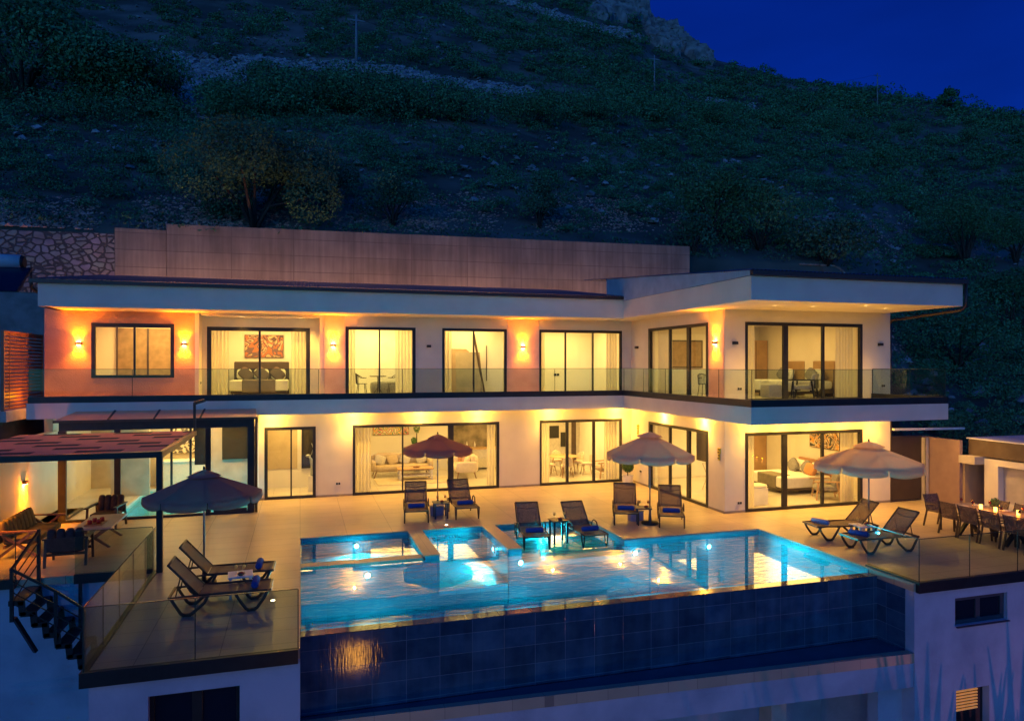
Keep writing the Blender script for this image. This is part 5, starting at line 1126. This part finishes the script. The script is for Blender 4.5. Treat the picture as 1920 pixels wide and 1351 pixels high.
# yellow door numbers/letter boards
ylw = mat('yellow_sign', (.75, .52, .04), rough=.5); 
for y, z, h, nm in ((24.3, 2.05, .40, 'in the inner corner above the topiary'), (18.88, 1.77, .38, 'on the wing corner pier')):
    t = thing('yellow_wall_ornament', 'tall narrow yellow ornament with dark markings ' + nm, 'wall ornament', (WX, y, z), R(-90), 'yellow wall ornaments'); b = MB(); b.box(-.07, .07, -.03, 0, h * .05, h / 2); b.box(-.045, .045, -.03, 0, -h / 2, h * .05); b.build('plate', ylw, t)
    b = MB()
    for i in range(4): b.box(-.05 + (i % 2) * .03, .03 + (i % 2) * .02, -.035, -.03, -h / 2 + .05 + i * .09, -h / 2 + .085 + i * .09)
    b.build('mark', blackm, t)
# plants and lantern below the frame
for i, (x, y, h_) in enumerate(((11.7, 9.6, 2.9), (12.4, 9.5, 3.1), (13.1, 9.4, 2.9), (14.0, 9.5, 3.25), (14.9, 9.6, 3.1), (15.6, 9.4, 3.3))):
    t = thing('agave', 'tall spiky garden plant below the pool terrace, ' + ['first', 'second', 'third', 'fourth', 'fifth', 'last'][i] + ' from the left', 'plant', (x, y, -6.4), 0, 'tall plants below the terrace'); b = MB()
    for k in range(26):
        a = random.uniform(0, 6.28); l_ = h_ * random.uniform(.6, 1.12); r_ = random.uniform(.1, .6); b.tube([(0, 0, 0), (r_ * .4 * math.cos(a), r_ * .4 * math.sin(a), l_ * .5), (r_ * math.cos(a), r_ * math.sin(a), l_)], [.06, .09, .01], k=4)
    b.build('leaf_fan', fol_dark, t)
t = thing('garden_lantern', 'warm garden lantern standing below the pool wall', 'lantern', (1.4, 6.0, -6.4)); b = MB(); b.tube([(0, 0, 0), (0, 0, 3.0)], .05); b.build('post', darkm, t); b = MB(); b.box(-.14, .14, -.14, .14, 3.0, 3.75); b.build('lamp_box', mat('lantern_glow', (1, .6, .2), emit=(1, .40, .04), es=12), t); b = MB(); b.box(-.27, .27, -.27, .27, 3.7, 3.76); b.build('cap', darkm, t)
lamp('lantern_bulb', 'POINT', (1.4, 5.7, -3.0), 5, ORG, .04)
# unseen lamps added in place of rear window spill on the retaining wall
for i, x in enumerate((-5.5, -1.5, 3.0, 7.5, 12.0, 16.0)):
    t = thing('added_rear_lamp', 'added unseen lamp on the villa back wall, %s from the left' % ord_g[i], 'wall lamp', (x, 30.42, 5.6), 0, 'added rear lamps'); b = MB(); b.blob((0, .06, 0), .12, .06, .09); b.build('body', lensd, t); lamp('added_rear_bulb', 'POINT', (0, .2, 0), 78, (1, .45, .22), .1, parent=t)

# ================================================================== INTERIORS seen through the glass
def curtain(axis, plane, a0, a1, z0, z1, label, m_=None, inset=.36):
    L = a1 - a0; n = int(L / .018); m = MB(); c = (a0 + a1) / 2; r = random.Random(int(a0 * 100))
    ph = r.uniform(0, 6); prev = None
    for i in range(n + 1):
        a = -L / 2 + L * i / n; off = .035 * math.sin(i * .95 + ph) + .012 * math.sin(i * .37)
        p = (a, off) if axis == 'x' else (off, a)
        cur = ((p[0], p[1], 0), (p[0] * (.96 if axis == 'x' else 1), p[1], z1 - z0))
        if prev: m.quad(prev[0], cur[0], cur[1], prev[1]); m.sm[-1] = True
        prev = cur
    loc = (c, plane + inset, z0) if axis == 'x' else (plane + inset, c, z0)
    tag(m.build('curtain', m_ or curtm, loc=loc, weld=True), label, 'curtain', 'sheer curtains')
Zc = 5.95
for a in (('x', RY, -2.9, -2.35, Z1, Zc, 'sheer curtain at the left side of the recessed bedroom window'), ('x', RY, -.30, .28, Z1, Zc, 'sheer curtain at the right side of the recessed bedroom window'),
    ('x', FY, 1.55, 1.85, Z1, Zc, 'narrow sheer curtain left of the bistro chairs upstairs'), ('x', FY, 3.25, 3.88, Z1, Zc, 'sheer curtain right of the bistro chairs upstairs'),
    ('x', FY, 4.92, 5.3, Z1, Zc, 'sheer curtain left of the leaning grey panels'),
    ('x', FY, 8.6, 8.9, Z1, Zc, 'narrow sheer curtain at the left of the widest upstairs window'), ('x', FY, 11.45, 11.9, Z1, Zc, 'sheer curtain at the right of the widest upstairs window'),
    ('x', FY, 1.8, 2.4, 0, 2.7, 'long sheer curtain at the left of the living room window'), ('x', FY, 6.62, 6.95, 0, 2.7, 'sheer curtain at the kitchen end of the living room window'),
    ('x', FY, 8.64, 9.1, 0, 2.7, 'sheer curtain at the left of the dining window'), ('x', FY, 11.35, 11.9, 0, 2.7, 'sheer curtain at the right of the dining window'),
    ('x', WY, 13.12, 13.62, 0, 2.7, 'sheer curtain at the left of the ground-floor wing bedroom'), ('x', WY, 16.9, 17.42, 0, 2.7, 'sheer curtain at the right of the ground-floor wing bedroom'),
    ('x', WY, 13.12, 13.68, Z1, Zc, 'sheer curtain at the left of the upstairs wing bedroom'), ('x', WY, 16.75, 17.42, Z1, Zc, 'sheer curtain at the right of the upstairs wing bedroom'),
    ('y', WX, 22.5, 23.4, 0, 2.7, 'sheer curtain at the far end of the wing side door, ground floor'), ('y', WX, 22.4, 23.4, Z1, Zc, 'sheer curtain at the far end of the wing side door, upstairs')):
    curtain(*a)
def picture(loc, rz, w_, h, label, cols, seed=1, scale=3.0):
    name = 'painting_%d' % seed; nm = ''.join(c for c in name if not c.isdigit()).strip('_')
    m_ = bpy.data.materials.new(nm); m_.use_nodes = True; nt = m_.node_tree; p = nt.nodes['Principled BSDF']; p.inputs['Roughness'].default_value = .6
    tc = nn(nt, 'ShaderNodeTexCoord'); mp = nn(nt, 'ShaderNodeMapping'); mp.inputs['Location'].default_value = (seed * 3.1, seed * 1.7, seed)
    n = nn(nt, 'ShaderNodeTexNoise'); n.inputs['Scale'].default_value = scale; n.inputs['Detail'].default_value = 1.5; n.inputs['Distortion'].default_value = 2.5
    cr_ = nn(nt, 'ShaderNodeValToRGB'); cr_.color_ramp.interpolation = 'CONSTANT'
    while len(cr_.color_ramp.elements) < len(cols): cr_.color_ramp.elements.new(.5)
    for i, c in enumerate(cols): cr_.color_ramp.elements[i].position = .28 + .44 * i / len(cols) if i else 0; cr_.color_ramp.elements[i].color = (*c, 1)
    nt.links.new(tc.outputs['Object'], mp.inputs[0]); nt.links.new(mp.outputs[0], n.inputs['Vector']); nt.links.new(n.outputs['Fac'], cr_.inputs[0]); nt.links.new(cr_.outputs[0], p.inputs['Base Color'])
    t = thing('picture', label, 'picture', loc, rz); b = MB(); b.box(-w_ / 2, w_ / 2, -.03, 0, -h / 2, h / 2); b.build('canvas', m_, t)
    b = MB(); e = .015
    for q in ((-w_ / 2 - e, w_ / 2 + e, -h / 2 - e, -h / 2), (-w_ / 2 - e, w_ / 2 + e, h / 2, h / 2 + e), (-w_ / 2 - e, -w_ / 2, -h / 2, h / 2), (w_ / 2, w_ / 2 + e, -h / 2, h / 2)): b.box(q[0], q[1], -.035, 0, q[2], q[3])
    b.build('frame', brownw, t)
def sofa(loc, rz, W, label, fm, pillows):
    t = thing('sofa', label, 'sofa', loc, rz)   # front faces -Y
    m = MB(); m.blob((0, 0, .36), W / 2 - .1, .44, .13, k=20, rings=8, e=.3); m.build('seat', fm, t)
    for i in range(2): m = MB(); s0 = 0; m.blob(((-.25 + .5 * i) * (W - .36), .30, .68), (W - .36) / 4, .12, .25, k=16, rings=8, e=.4); m.build('back_cushion', fm, t)
    m = MB(); m.blob((0, .40, .58), W / 2 - .05, .07, .30, k=16, rings=8, e=.3); m.build('backrest', fm, t)
    for s_ in (-1, 1): m = MB(); m.blob((s_ * (W / 2 - .10), 0, .46), .10, .45, .22, k=14, rings=8, e=.45); m.build('armrest', fm, t)
    for a in (-1, 1):
        for b_ in (-1, 1): m = MB(); m.tube([(a * (W / 2 - .22), b_ * .32, .26), (a * (W / 2 - .12), b_ * .38, 0)], [.028, .016], k=8); m.build('leg', wood, t)
    for i, (x, c) in enumerate(pillows):
        m = MB(); m.blob((0, 0, 0), .22, .09, .20, k=14, rings=8, e=.5); m.rot(R(20 * (-1) ** i), 'Y'); o = m.build('scatter_cushion', c, t, loc=(x, .08, .66)); o.rotation_euler = (R(-15), 0, 0)
    return t
sofa((3.95, 28.75, 0), 0, 2.5, 'beige three-seat sofa with scatter cushions against the living room wall', beigef, [(-.85, greyl), (-.35, beigef), (.15, greyl), (.8, greyl)])
sofa((6.35, 28.15, 0), R(-90), 1.9, 'cream sofa seen from its side near the kitchen counter', creamf, [(-.6, mat('peach_cushion', (.6, .33, .2), rough=.95)), (.1, MATS['peach_cushion']), (.5, creamf)])
t = thing('living_room_table', 'white coffee table with oak top and lower shelf on the rug', 'coffee table', (4.35, 27.75, 0)); m = MB(); m.box(-.7, .7, -.32, .32, .42, .46); m.build('top', lightwood, t); m = MB(); m.box(-.64, .64, -.28, .28, .17, .2); m.build('shelf', whitem, t)
for a in (-1, 1):
    for b_ in (-1, 1): m = MB(); m.box(a * .62 - .035, a * .62 + .035, b_ * .27 - .035, b_ * .27 + .035, 0, .42); m.build('leg', whitem, t)
m = MB(); m.lathe([(.001, 0), (.12, .01), (.14, .05), (.1, .05), (.001, .03)], k=14); tag(m.build('table_bowl', wood, loc=(4.4, 27.75, .461)), 'small dark bowl on the living room table', 'bowl')
m = MB(); m.box(-1.5, 1.5, -.75, .75, .001, .012); t = m.build('rug', mat('cream_rug', (.58, .50, .38), (.48, .40, .29), scale=5, rough=1), loc=(4.3, 27.4, 0)); tag(t, 'cream rug under the living room table', 'rug')
picture((3.7, 30.18, 1.93), 0, 1.5, .75, 'colourful horizontal picture of orange, green and pink shapes over the beige sofa', [(.7, .2, .06), (.85, .5, .15), (.12, .3, .2), (.75, .65, .45), (.65, .2, .25), (.08, .25, .12), (.8, .75, .6)], 1, 2.6)
t = thing('tall_plant', 'tall topiary plant in a pot between the picture and the kitchen', 'potted plant', (4.75, 29.85, 0)); b = MB(); b.lathe([(.001, 0), (.15, 0), (.2, .4), (.001, .4)], k=14); b.build('pot', whitem, t); b = MB(); b.tube([(0, 0, .3), (0, 0, 1.6)], .02); b.build('stem', bark, t)
leaf_mesh('foliage', fol_green, [(0, 0, 1.85), (-.12, 0, 1.3)], [(.13, .13, .24), (.12, .12, .15)], 400, .03, 6, parent=t, up=.2)
t = thing('kitchen_unit', 'pale kitchen counter with dark marble splashback and extractor hood', 'kitchen', (7.4, 29.8, 0)); m = MB(); m.box(-1.2, 1.25, -.3, .38, .08, .88); m.build('cabinet', greyl, t); m = MB(); m.box(-1.22, 1.27, -.33, .38, .88, .92); m.build('worktop', lightwood, t)
m = MB(); m.box(-1.0, 1.25, .36, .39, .92, 2.5); m.build('splashback', mat('dark_marble', (.14, .12, .09), (.34, .29, .22), scale=2.2, rough=.25, detail=12), t); m = MB(); m.box(-.75, -.25, .0, .36, 1.95, 2.05); m.build('hood', blackm, t)
for i, x in enumerate((-.45, -.1, .55, .65, .75, .95)): b = MB(); b.lathe([(.001, 0), (.035, 0), (.035, .16), (.012, .2), (.012, .26), (.001, .26)], k=10); tag(b.build('kitchen_bottle', darkm if i > 1 else whitem, loc=(7.4 + x, 29.9, .92)), 'bottle standing on the kitchen worktop, %s from the left' % ['first', 'second', 'third', 'fourth', 'fifth', 'last'][i], 'bottle', 'bottles on the kitchen worktop')
# dining room
t = thing('indoor_dining_table', 'oval indoor dining table with pale wooden top', 'dining table', (10.45, 27.35, 0), R(20)); m = MB(); m.lathe([(.001, .72), (.62, .72), (.64, .735), (.62, .75), (.001, .75)], k=28); m.build('top', lightwood, t)
for a in (45, 135, 225, 315): m = MB(); m.tube([(.4 * math.cos(R(a)), .4 * math.sin(R(a)), .72), (.5 * math.cos(R(a)), .5 * math.sin(R(a)), 0)], [.03, .018], k=8); m.build('leg', lightwood, t)
def shell_chair():
    t = thing('shell_chair', 'x', 'chair')   # faces +X
    m = MB(); m.blob((0, 0, .46), .24, .24, .05, k=16, rings=6, e=.6); m.build('seat', creamf, t)
    m = MB()
    for i in range(8):
        for j in range(6):
            def P_(u, v): a = (u - .5) * 2.0; rr = .24 + .04 * v; return (-.02 - rr * math.cos(a) + .02, rr * math.sin(a) * (1 - .25 * v), .45 + .42 * v * (1 - .25 * abs(u - .5) * 2))
            m.quad(P_(i / 8, j / 6), P_((i + 1) / 8, j / 6), P_((i + 1) / 8, (j + 1) / 6), P_(i / 8, (j + 1) / 6)); m.sm[-1] = True
    o = m.build('backrest', creamf, t); md = o.modifiers.new('th', 'SOLIDIFY'); md.thickness = .025
    for a in (-1, 1):
        for b_ in (-1, 1): m = MB(); m.tube([(a * .15, b_ * .15, .43), (a * .23, b_ * .22, 0)], [.016, .01], k=6); m.build('leg', wood, t)
    return t
scp = shell_chair(); first = True
for (x, y, rz, nm) in ((11.15, 27.5, 200, 'right of the indoor table, nearer the wall cabinet'), (11.35, 26.95, 170, 'right of the indoor table, nearest the curtain'), (10.3, 26.55, 80, 'at the window side of the indoor table'), (9.75, 27.1, 20, 'left of the indoor table'), (10.5, 28.2, 265, 'behind the indoor table')):
    place(scp, first, (x, y, 0), R(rz), 'cream shell chair ' + nm, 'chairs around the indoor table'); first = False
t = thing('oven_tower', 'tall cabinet with dark built-in ovens behind the dining table', 'cabinet', (11.3, 29.85, 0)); m = MB(); m.box(-.85, .9, -.25, .34, 0, 2.4); m.build('cabinet', greyl, t); m = MB(); m.box(-.75, -.2, -.27, -.25, 1.25, 1.8); m.build('oven', blackm, t); m = MB(); m.box(-.12, .22, -.27, -.25, .85, 1.5); m.build('oven', blackm, t); m = MB(); m.box(.4, .62, -.27, -.25, .1, 2.3); m.build('tall_door', brownw, t)
lounge_seat((11.75, 26.1, 0), R(-90), .6, 1, 'low beige armchair beside the right curtain of the dining room', beigef, fm=lightwood, straight=True, name='indoor_armchair')
# entrance hall
t = thing('hall_window', 'dark-framed inner window with a silvery deer ornament behind the narrow sliding door', 'inner window', (.55, 27.15, 1.5)); m = MB(); m.box(-.5, .6, -.05, .03, -.8, -.72); m.box(-.5, .6, -.05, .03, 1.1, 1.2); m.box(-.5, -.44, -.05, .03, -.72, 1.1); m.box(-.22, -.12, -.05, .03, -.55, 1.1); m.box(-.22, .6, -.05, .03, -.6, -.55); m.build('frame', darkm, t)
m = MB(); m.box(-.44, .6, -.01, .02, -.72, 1.1); m.build('pane', MATS['smoked_panel'], t)
m = MB(); m.box(-1.34, -.1, -.02, 0, 0, 2.7); o = m.build('marble_panel', mat('cream_marble', (.50, .42, .28), (.36, .29, .19), scale=1.6, rough=.3, detail=12, lo=.45, hi=.8), loc=(0, 27.19, .7)); tag(o, 'cream veined marble wall panel in the entrance hall', 'wall panel')
t = thing('deer_ornament', 'silvery stag head ornament on a stand in the entrance hall', 'ornament', (.40, 26.2, 0)); silver = mat('silver_ornament', (.45, .5, .5), rough=.3, metal=.7)
b = MB(); b.tube([(0, 0, .55), (.02, 0, .9), (-.03, 0, 1.15), (-.1, 0, 1.25)], [.05, .06, .05, .03], k=8); b.blob((-.12, 0, 1.27), .09, .045, .05); b.build('head', silver, t); b = MB()
for s_ in (-1, 1): b.tube([(-.02, s_ * .03, 1.3), (.05, s_ * .1, 1.5), (.0, s_ * .12, 1.7)], [.014, .012, .005], k=6); b.tube([(.03, s_ * .07, 1.42), (.14, s_ * .1, 1.55)], [.01, .005], k=6)
b.build('antler', silver, t); b = MB(); b.box(-.12, .12, -.12, .12, 0, .55); b.build('stand', whitem, t)
# recessed bedroom
def bed(loc, rz, W, L, label, hb_h, hbm, throwm, pil, legs=True, base=.0):
    """head at +Y, foot toward -Y; origin under the centre"""
    t = thing('bed', label, 'bed', loc, rz)
    m = MB(); m.box(-W / 2, W / 2, -L / 2, L / 2, .12, .30); m.build('base', mat('bed_base', (.10, .07, .05), rough=.6), t, bevel=.01)
    m = MB(); m.blob((0, 0, .43), W / 2 + .03, L / 2 + .02, .15, k=24, rings=8, e=.22); m.build('mattress', linen, t)
    m = MB(); m.box(-W / 2 - .06, W / 2 + .06, -L / 2 - .05, L * .18, .22, .60); o = m.build('duvet', linen, t, bevel=.05)
    if throwm: m = MB(); m.box(-W * .30, W * .30, -L / 2 - .07, -L / 2 + .55, .17, .625); m.build('throw', throwm, t, bevel=.03)
    m = MB(); m.box(-W / 2 - .06, W / 2 + .06, L / 2, L / 2 + .07, 0, hb_h); m.build('headboard', hbm, t, bevel=.05)
    for i, (x, y, c, rx) in enumerate(pil): m = MB(); m.blob((0, 0, 0), .27, .09, .21, k=14, rings=8, e=.5); m.rot(R(rx), 'Y'); o = m.build('pillow', c, t, loc=(x, y, .80)); o.rotation_euler = (R(-18), 0, 0)
    for a in (-1, 1): m = MB(); m.box(a * (W / 2 - .06) - .03, a * (W / 2 - .06) + .03, -L / 2 + .02, -L / 2 + .08, 0, .12); m.build('leg', brownw, t)
    return t
dp = mat('dark_mauve_pillow', (.12, .085, .075), rough=.95)
bed((-1.42, 27.9, 3.36), 0, 1.9, 2.1, 'double bed with dark rounded headboard and grey throw in the recessed bedroom', 1.28, mat('dark_headboard', (.07, .05, .045), rough=.7), mat('taupe_throw', (.24, .19, .15), rough=.95), [(-.62, .72, linen, 0), (0.0, .75, linen, 0), (.62, .72, linen, 0), (-.55, .55, dp, 45), (.02, .52, dp, 45), (.6, .55, dp, 45)])
picture((-1.35, 29.38, 5.25), 0, 1.42, .86, 'brown, orange and purple abstract petal picture over the recessed bedroom bed', [(.10, .055, .05), (.45, .14, .05), (.16, .09, .10), (.55, .38, .22), (.12, .06, .05), (.6, .3, .15)], 2, 1.7)
for x, nm in ((-2.85, 'left'), (.1, 'right')):
    t = thing('nightstand', 'wooden nightstand with small lamp on the %s side of the recessed bedroom bed' % nm, 'nightstand', (x, 28.9, 3.36), 0, 'nightstands'); m = MB(); m.box(-.25, .25, -.2, .25, .1, .55); m.build('cabinet', wood, t); m = MB(); m.tube([(0, 0, .55), (0, 0, .75)], .015); m.build('lamp_stem', brownw, t); m = MB(); m.lathe([(.08, .72), (.07, .9)], k=14); m.build('lamp_shade', linen, t)
# bistro set
def bistro(loc, rz, label):
    t = thing('bistro_chair', label, 'chair', loc, rz, 'round-backed bistro chairs'); m = MB(); m.lathe([(.001, .44), (.2, .44), (.21, .455), (.001, .46)], k=16); m.build('seat', darkc, t)
    m = MB(); pts_ = [(.22 * math.cos(R(a)), .22 * math.sin(R(a)), .66 + .16 * max(0, -math.cos(R(a)))) for a in range(50, 311, 20)]; m.tube(pts_, .014, k=6)
    m.build('arm_rail', brownw, t)
    m = MB()
    for a in range(130, 231, 12): m.tube([(.2 * math.cos(R(a)), .2 * math.sin(R(a)), .46), (.22 * math.cos(R(a)), .22 * math.sin(R(a)), .66 + .16 * max(0, -math.cos(R(a))))], .01, k=5)
    m.build('back_slats', brownw, t)
    for a in (45, 135, 225, 315): m = MB(); m.tube([(.17 * math.cos(R(a)), .17 * math.sin(R(a)), .45), (.23 * math.cos(R(a)), .23 * math.sin(R(a)), 0)], .013, k=6); m.build('leg', brownw, t)
    return t
def btable(loc, label):
    t = thing('bistro_table', label, 'table', loc, 0, 'round bistro tables'); m = MB(); m.lathe([(.001, .70), (.3, .70), (.31, .715), (.3, .73), (.001, .73)], k=20); m.build('top', brownw, t); m = MB(); m.tube([(0, 0, .7), (0, 0, .3)], .02)
    for a in (90, 210, 330): m.tube([(0, 0, .32), (.25 * math.cos(R(a)), .25 * math.sin(R(a)), 0)], .015, k=6)
    m.build('pedestal', brownw, t)
bistro((2.15, 26.2, Z1), R(5), 'bistro chair left of the small round table upstairs'); btable((2.75, 26.3, Z1), 'small round bistro table upstairs between two chairs'); bistro((3.3, 26.4, Z1), R(185), 'bistro chair right of the small round table upstairs')
t = thing('upholstered_bench', 'dark grey upholstered bench behind the right bistro chair', 'bench', (3.2, 27.2, Z1)); m = MB(); m.blob((0, 0, .26), .65, .3, .24, k=18, rings=8, e=.35); m.build('body', greyf, t)
t = thing('room_door', 'white panel door with dark hinges in the upstairs bistro room', 'door', (3.3, 27.88, Z1)); m = MB(); m.box(-.42, .42, -.04, 0, 0, 2.05); m.build('leaf', whitem, t); m = MB()
for z in (.4, 1.1, 1.7): m.box(.40, .43, -.06, -.04, z, z + .12)
m.box(-.36, -.3, -.08, -.04, 1.0, 1.03); m.build('hinge', blackm, t)
t = thing('leaning_panels', 'stack of grey panels leaning against the wall in the third upstairs room', 'panels', (6.05, 26.55, Z1)); m = MB(); m.bar((-.1, -.35, 0), (-.1, .2, 1.62), 1.55, .05); m.build('front_panel', mat('grey_board', (.22, .20, .15), (.27, .24, .18), rough=.6), t); m = MB(); m.bar((0, -.25, 0), (-.15, .28, 1.75), 1.5, .04); m.build('rear_panel', mat('brown_board', (.30, .22, .14), rough=.6), t)
m = MB(); m.bar((.75, -.3, 0), (.45, .25, 2.35), .07, .05); m.build('leaning_pole', brownw, t); m = MB(); m.bar((.98, .3, .5), (.98, .3, 1.9), .03, .03); m.build('bar_handle', brownw, t)
m = MB(); m.box(-.05, .05, -.02, 0, -.05, .05); m.box(.08, .18, -.02, 0, -.05, .05); tag(m.build('double_switch', blackm, loc=(10.4, 28.19, 4.1)), 'dark double wall socket inside the widest upstairs room', 'socket')
t = thing('inner_window', 'inner window with brown drapes seen inside the first upstairs room', 'inner window', (-5.15, 27.58, 4.95)); m = MB(); m.box(-.95, .95, -.04, 0, -.85, .85); m.build('drape', mat('brown_drape', (.30, .20, .11), (.22, .15, .08), scale=5, rough=.8), t); m = MB(); m.box(-1.0, -.95, -.06, 0, -.9, .9); m.box(.95, 1.0, -.06, 0, -.9, .9); m.box(-.03, .03, -.06, -.04, -.85, .85); m.box(-.95, .95, -.06, 0, -.9, -.85); m.build('frame', brownw, t)
# wing rooms
for y, nm in ((22.95, 'farther'), (21.35, 'nearer')):
    bed((17.35, y, 3.36), R(-90), 1.0, 1.9, 'single bed with wooden headboard in the upstairs wing room, %s of the two' % nm, 1.3, mat('oak_headboard', (.40, .26, .13), rough=.6), None, [(0, .7, linen, 0), (-.1, .5, greyf, 30)])
lounge_seat((16.35, 20.0, Z1), R(-140), .62, 1, 'armchair with grey cushion and dark frame beside the upstairs wing beds', greyl, fm=blackm, straight=True, name='indoor_armchair')
t = thing('wardrobe', 'tall light-brown wardrobe in the upstairs wing room', 'wardrobe', (17.75, 24.85, 3.36)); m = MB(); m.box(-.5, .55, -.3, .33, 0, 2.15); m.build('body', mat('tan_wardrobe', (.42, .26, .13), rough=.6), t); m = MB(); m.box(-.01, .01, -.31, -.3, .05, 2.1); m.build('door_gap', brownw, t)
m = MB(); m.blob((0, 0, .24), .28, .28, .24, k=16, rings=8, e=.3); tag(m.build('pouffe', greyl, loc=(15.5, 20.6, Z1)), 'square grey pouffe near the upstairs wing window', 'pouffe')
bistro((13.75, 22.0, Z1), R(30), 'metal-armed chair seen through the upstairs side door'); btable((14.4, 22.4, Z1), 'round table seen through the upstairs side door')
t = thing('back_window', 'curtained window on the far wall of the upstairs wing room', 'inner window', (14.75, 25.18, 4.95)); m = MB(); m.box(-.85, .85, -.03, 0, -.5, .5); m.build('drape', MATS['brown_drape'], t); m = MB(); m.box(-.9, .9, -.05, 0, .5, .56); m.box(-.9, .9, -.05, 0, -.56, -.5); m.box(-.9, -.85, -.05, 0, -.5, .5); m.box(.85, .9, -.05, 0, -.5, .5); m.build('frame', brownw, t)
bed((17.1, 21.55, 0), R(-90), 1.75, 2.05, 'double bed with curved tan headboard and grey throw in the ground-floor wing room', 1.05, mat('tan_headboard', (.42, .22, .12), rough=.7), mat('grey_throw', (.20, .17, .12), rough=.95), [(-.45, .7, linen, 0), (.45, .7, linen, 0), (-.5, .45, greyf, 40), (.25, .45, greyf, 40), (.62, .3, mat('orange_pillow', (.55, .25, .1), rough=.95), 10)])
picture((18.33, 21.3, 1.95), R(-90), 1.5, .95, 'large picture of dark leaves and golden shapes above the ground-floor wing bed', [(.04, .035, .03), (.5, .42, .3), (.6, .28, .05), (.05, .045, .04), (.62, .5, .36), (.1, .06, .04)], 3, 2.0)
lounge_seat((17.0, 19.75, 0), R(-120), .72, 1, 'grey upholstered armchair with pale piping beside the ground-floor wing window', greyf, fm=lightwood, straight=True, name='indoor_armchair')
t = thing('wardrobe', 'brown double wardrobe doors at the back of the ground-floor wing room', 'wardrobe', (17.4, 24.9, 0)); m = MB(); m.box(-.95, -.1, -.25, .28, 0, 2.3); m.box(.15, .93, -.25, .28, 0, 2.3); m.build('doors', MATS['tan_wardrobe'], t)
t = thing('white_chest', 'low white chest inside the left end of the ground-floor wing window', 'chest', (14.15, 19.6, 0)); m = MB(); m.box(-.35, .3, -.25, .25, 0, .55); m.build('body', whitem, t, bevel=.01); m = MB(); m.blob((0, 0, .6), .33, .26, .06, k=16, rings=6, e=.4); m.build('cushion', linen, t)
t = thing('stool', 'small dark slatted stool by the foot of the ground-floor wing bed', 'stool', (15.3, 20.9, 0)); m = MB()
for i in range(6): m.box(-.16 + i * .06, -.13 + i * .06, -.12, .12, .0, .34)
m.build('slats', blackm, t); m = MB(); m.box(-.2, .2, -.15, .15, .34, .38); m.build('top', blackm, t)
t = thing('console_table', 'thin-legged metal clothes airer seen through the ground-floor side door', 'airer', (14.2, 22.0, 0)); m = MB()
for y in (-.5, .5): m.bar((-.2, y, 0), (.2, y, .95), .02); m.bar((.2, y, 0), (-.2, y, .95), .02)
for x in (-.2, -.1, 0, .1, .2): m.bar((x, -.5, .95), (x, .5, .95), .012)
m.build('frame', mat('pale_metal', (.45, .4, .3), rough=.4), t)
t = thing('roller_blind', 'brown half-lowered blind in the near pane of the ground-floor side door', 'blind', (WX + .32, 20.1, 1.35)); m = MB(); m.box(0, .01, -.55, .62, 0, 1.15); m.build('fabric', mat('brown_blind', (.16, .12, .08), rough=.7), t)

t = thing('garden_spotlight', 'low pink garden floodlight on a post in front of the lower right wall', 'floodlight', (16.5, 6.0, -6.4)); b = MB(); b.tube([(0, 0, 0), (0, 0, 1.6)], .05); b.build('post', darkm, t); b = MB(); b.box(-.12, .12, -.1, .05, 1.6, 1.8); b.build('head', darkm, t)
lamp('flood_bulb', 'POINT', (0, .3, 1.3), 75, (1, .30, .36), .04, parent=t).data.specular_factor = 0
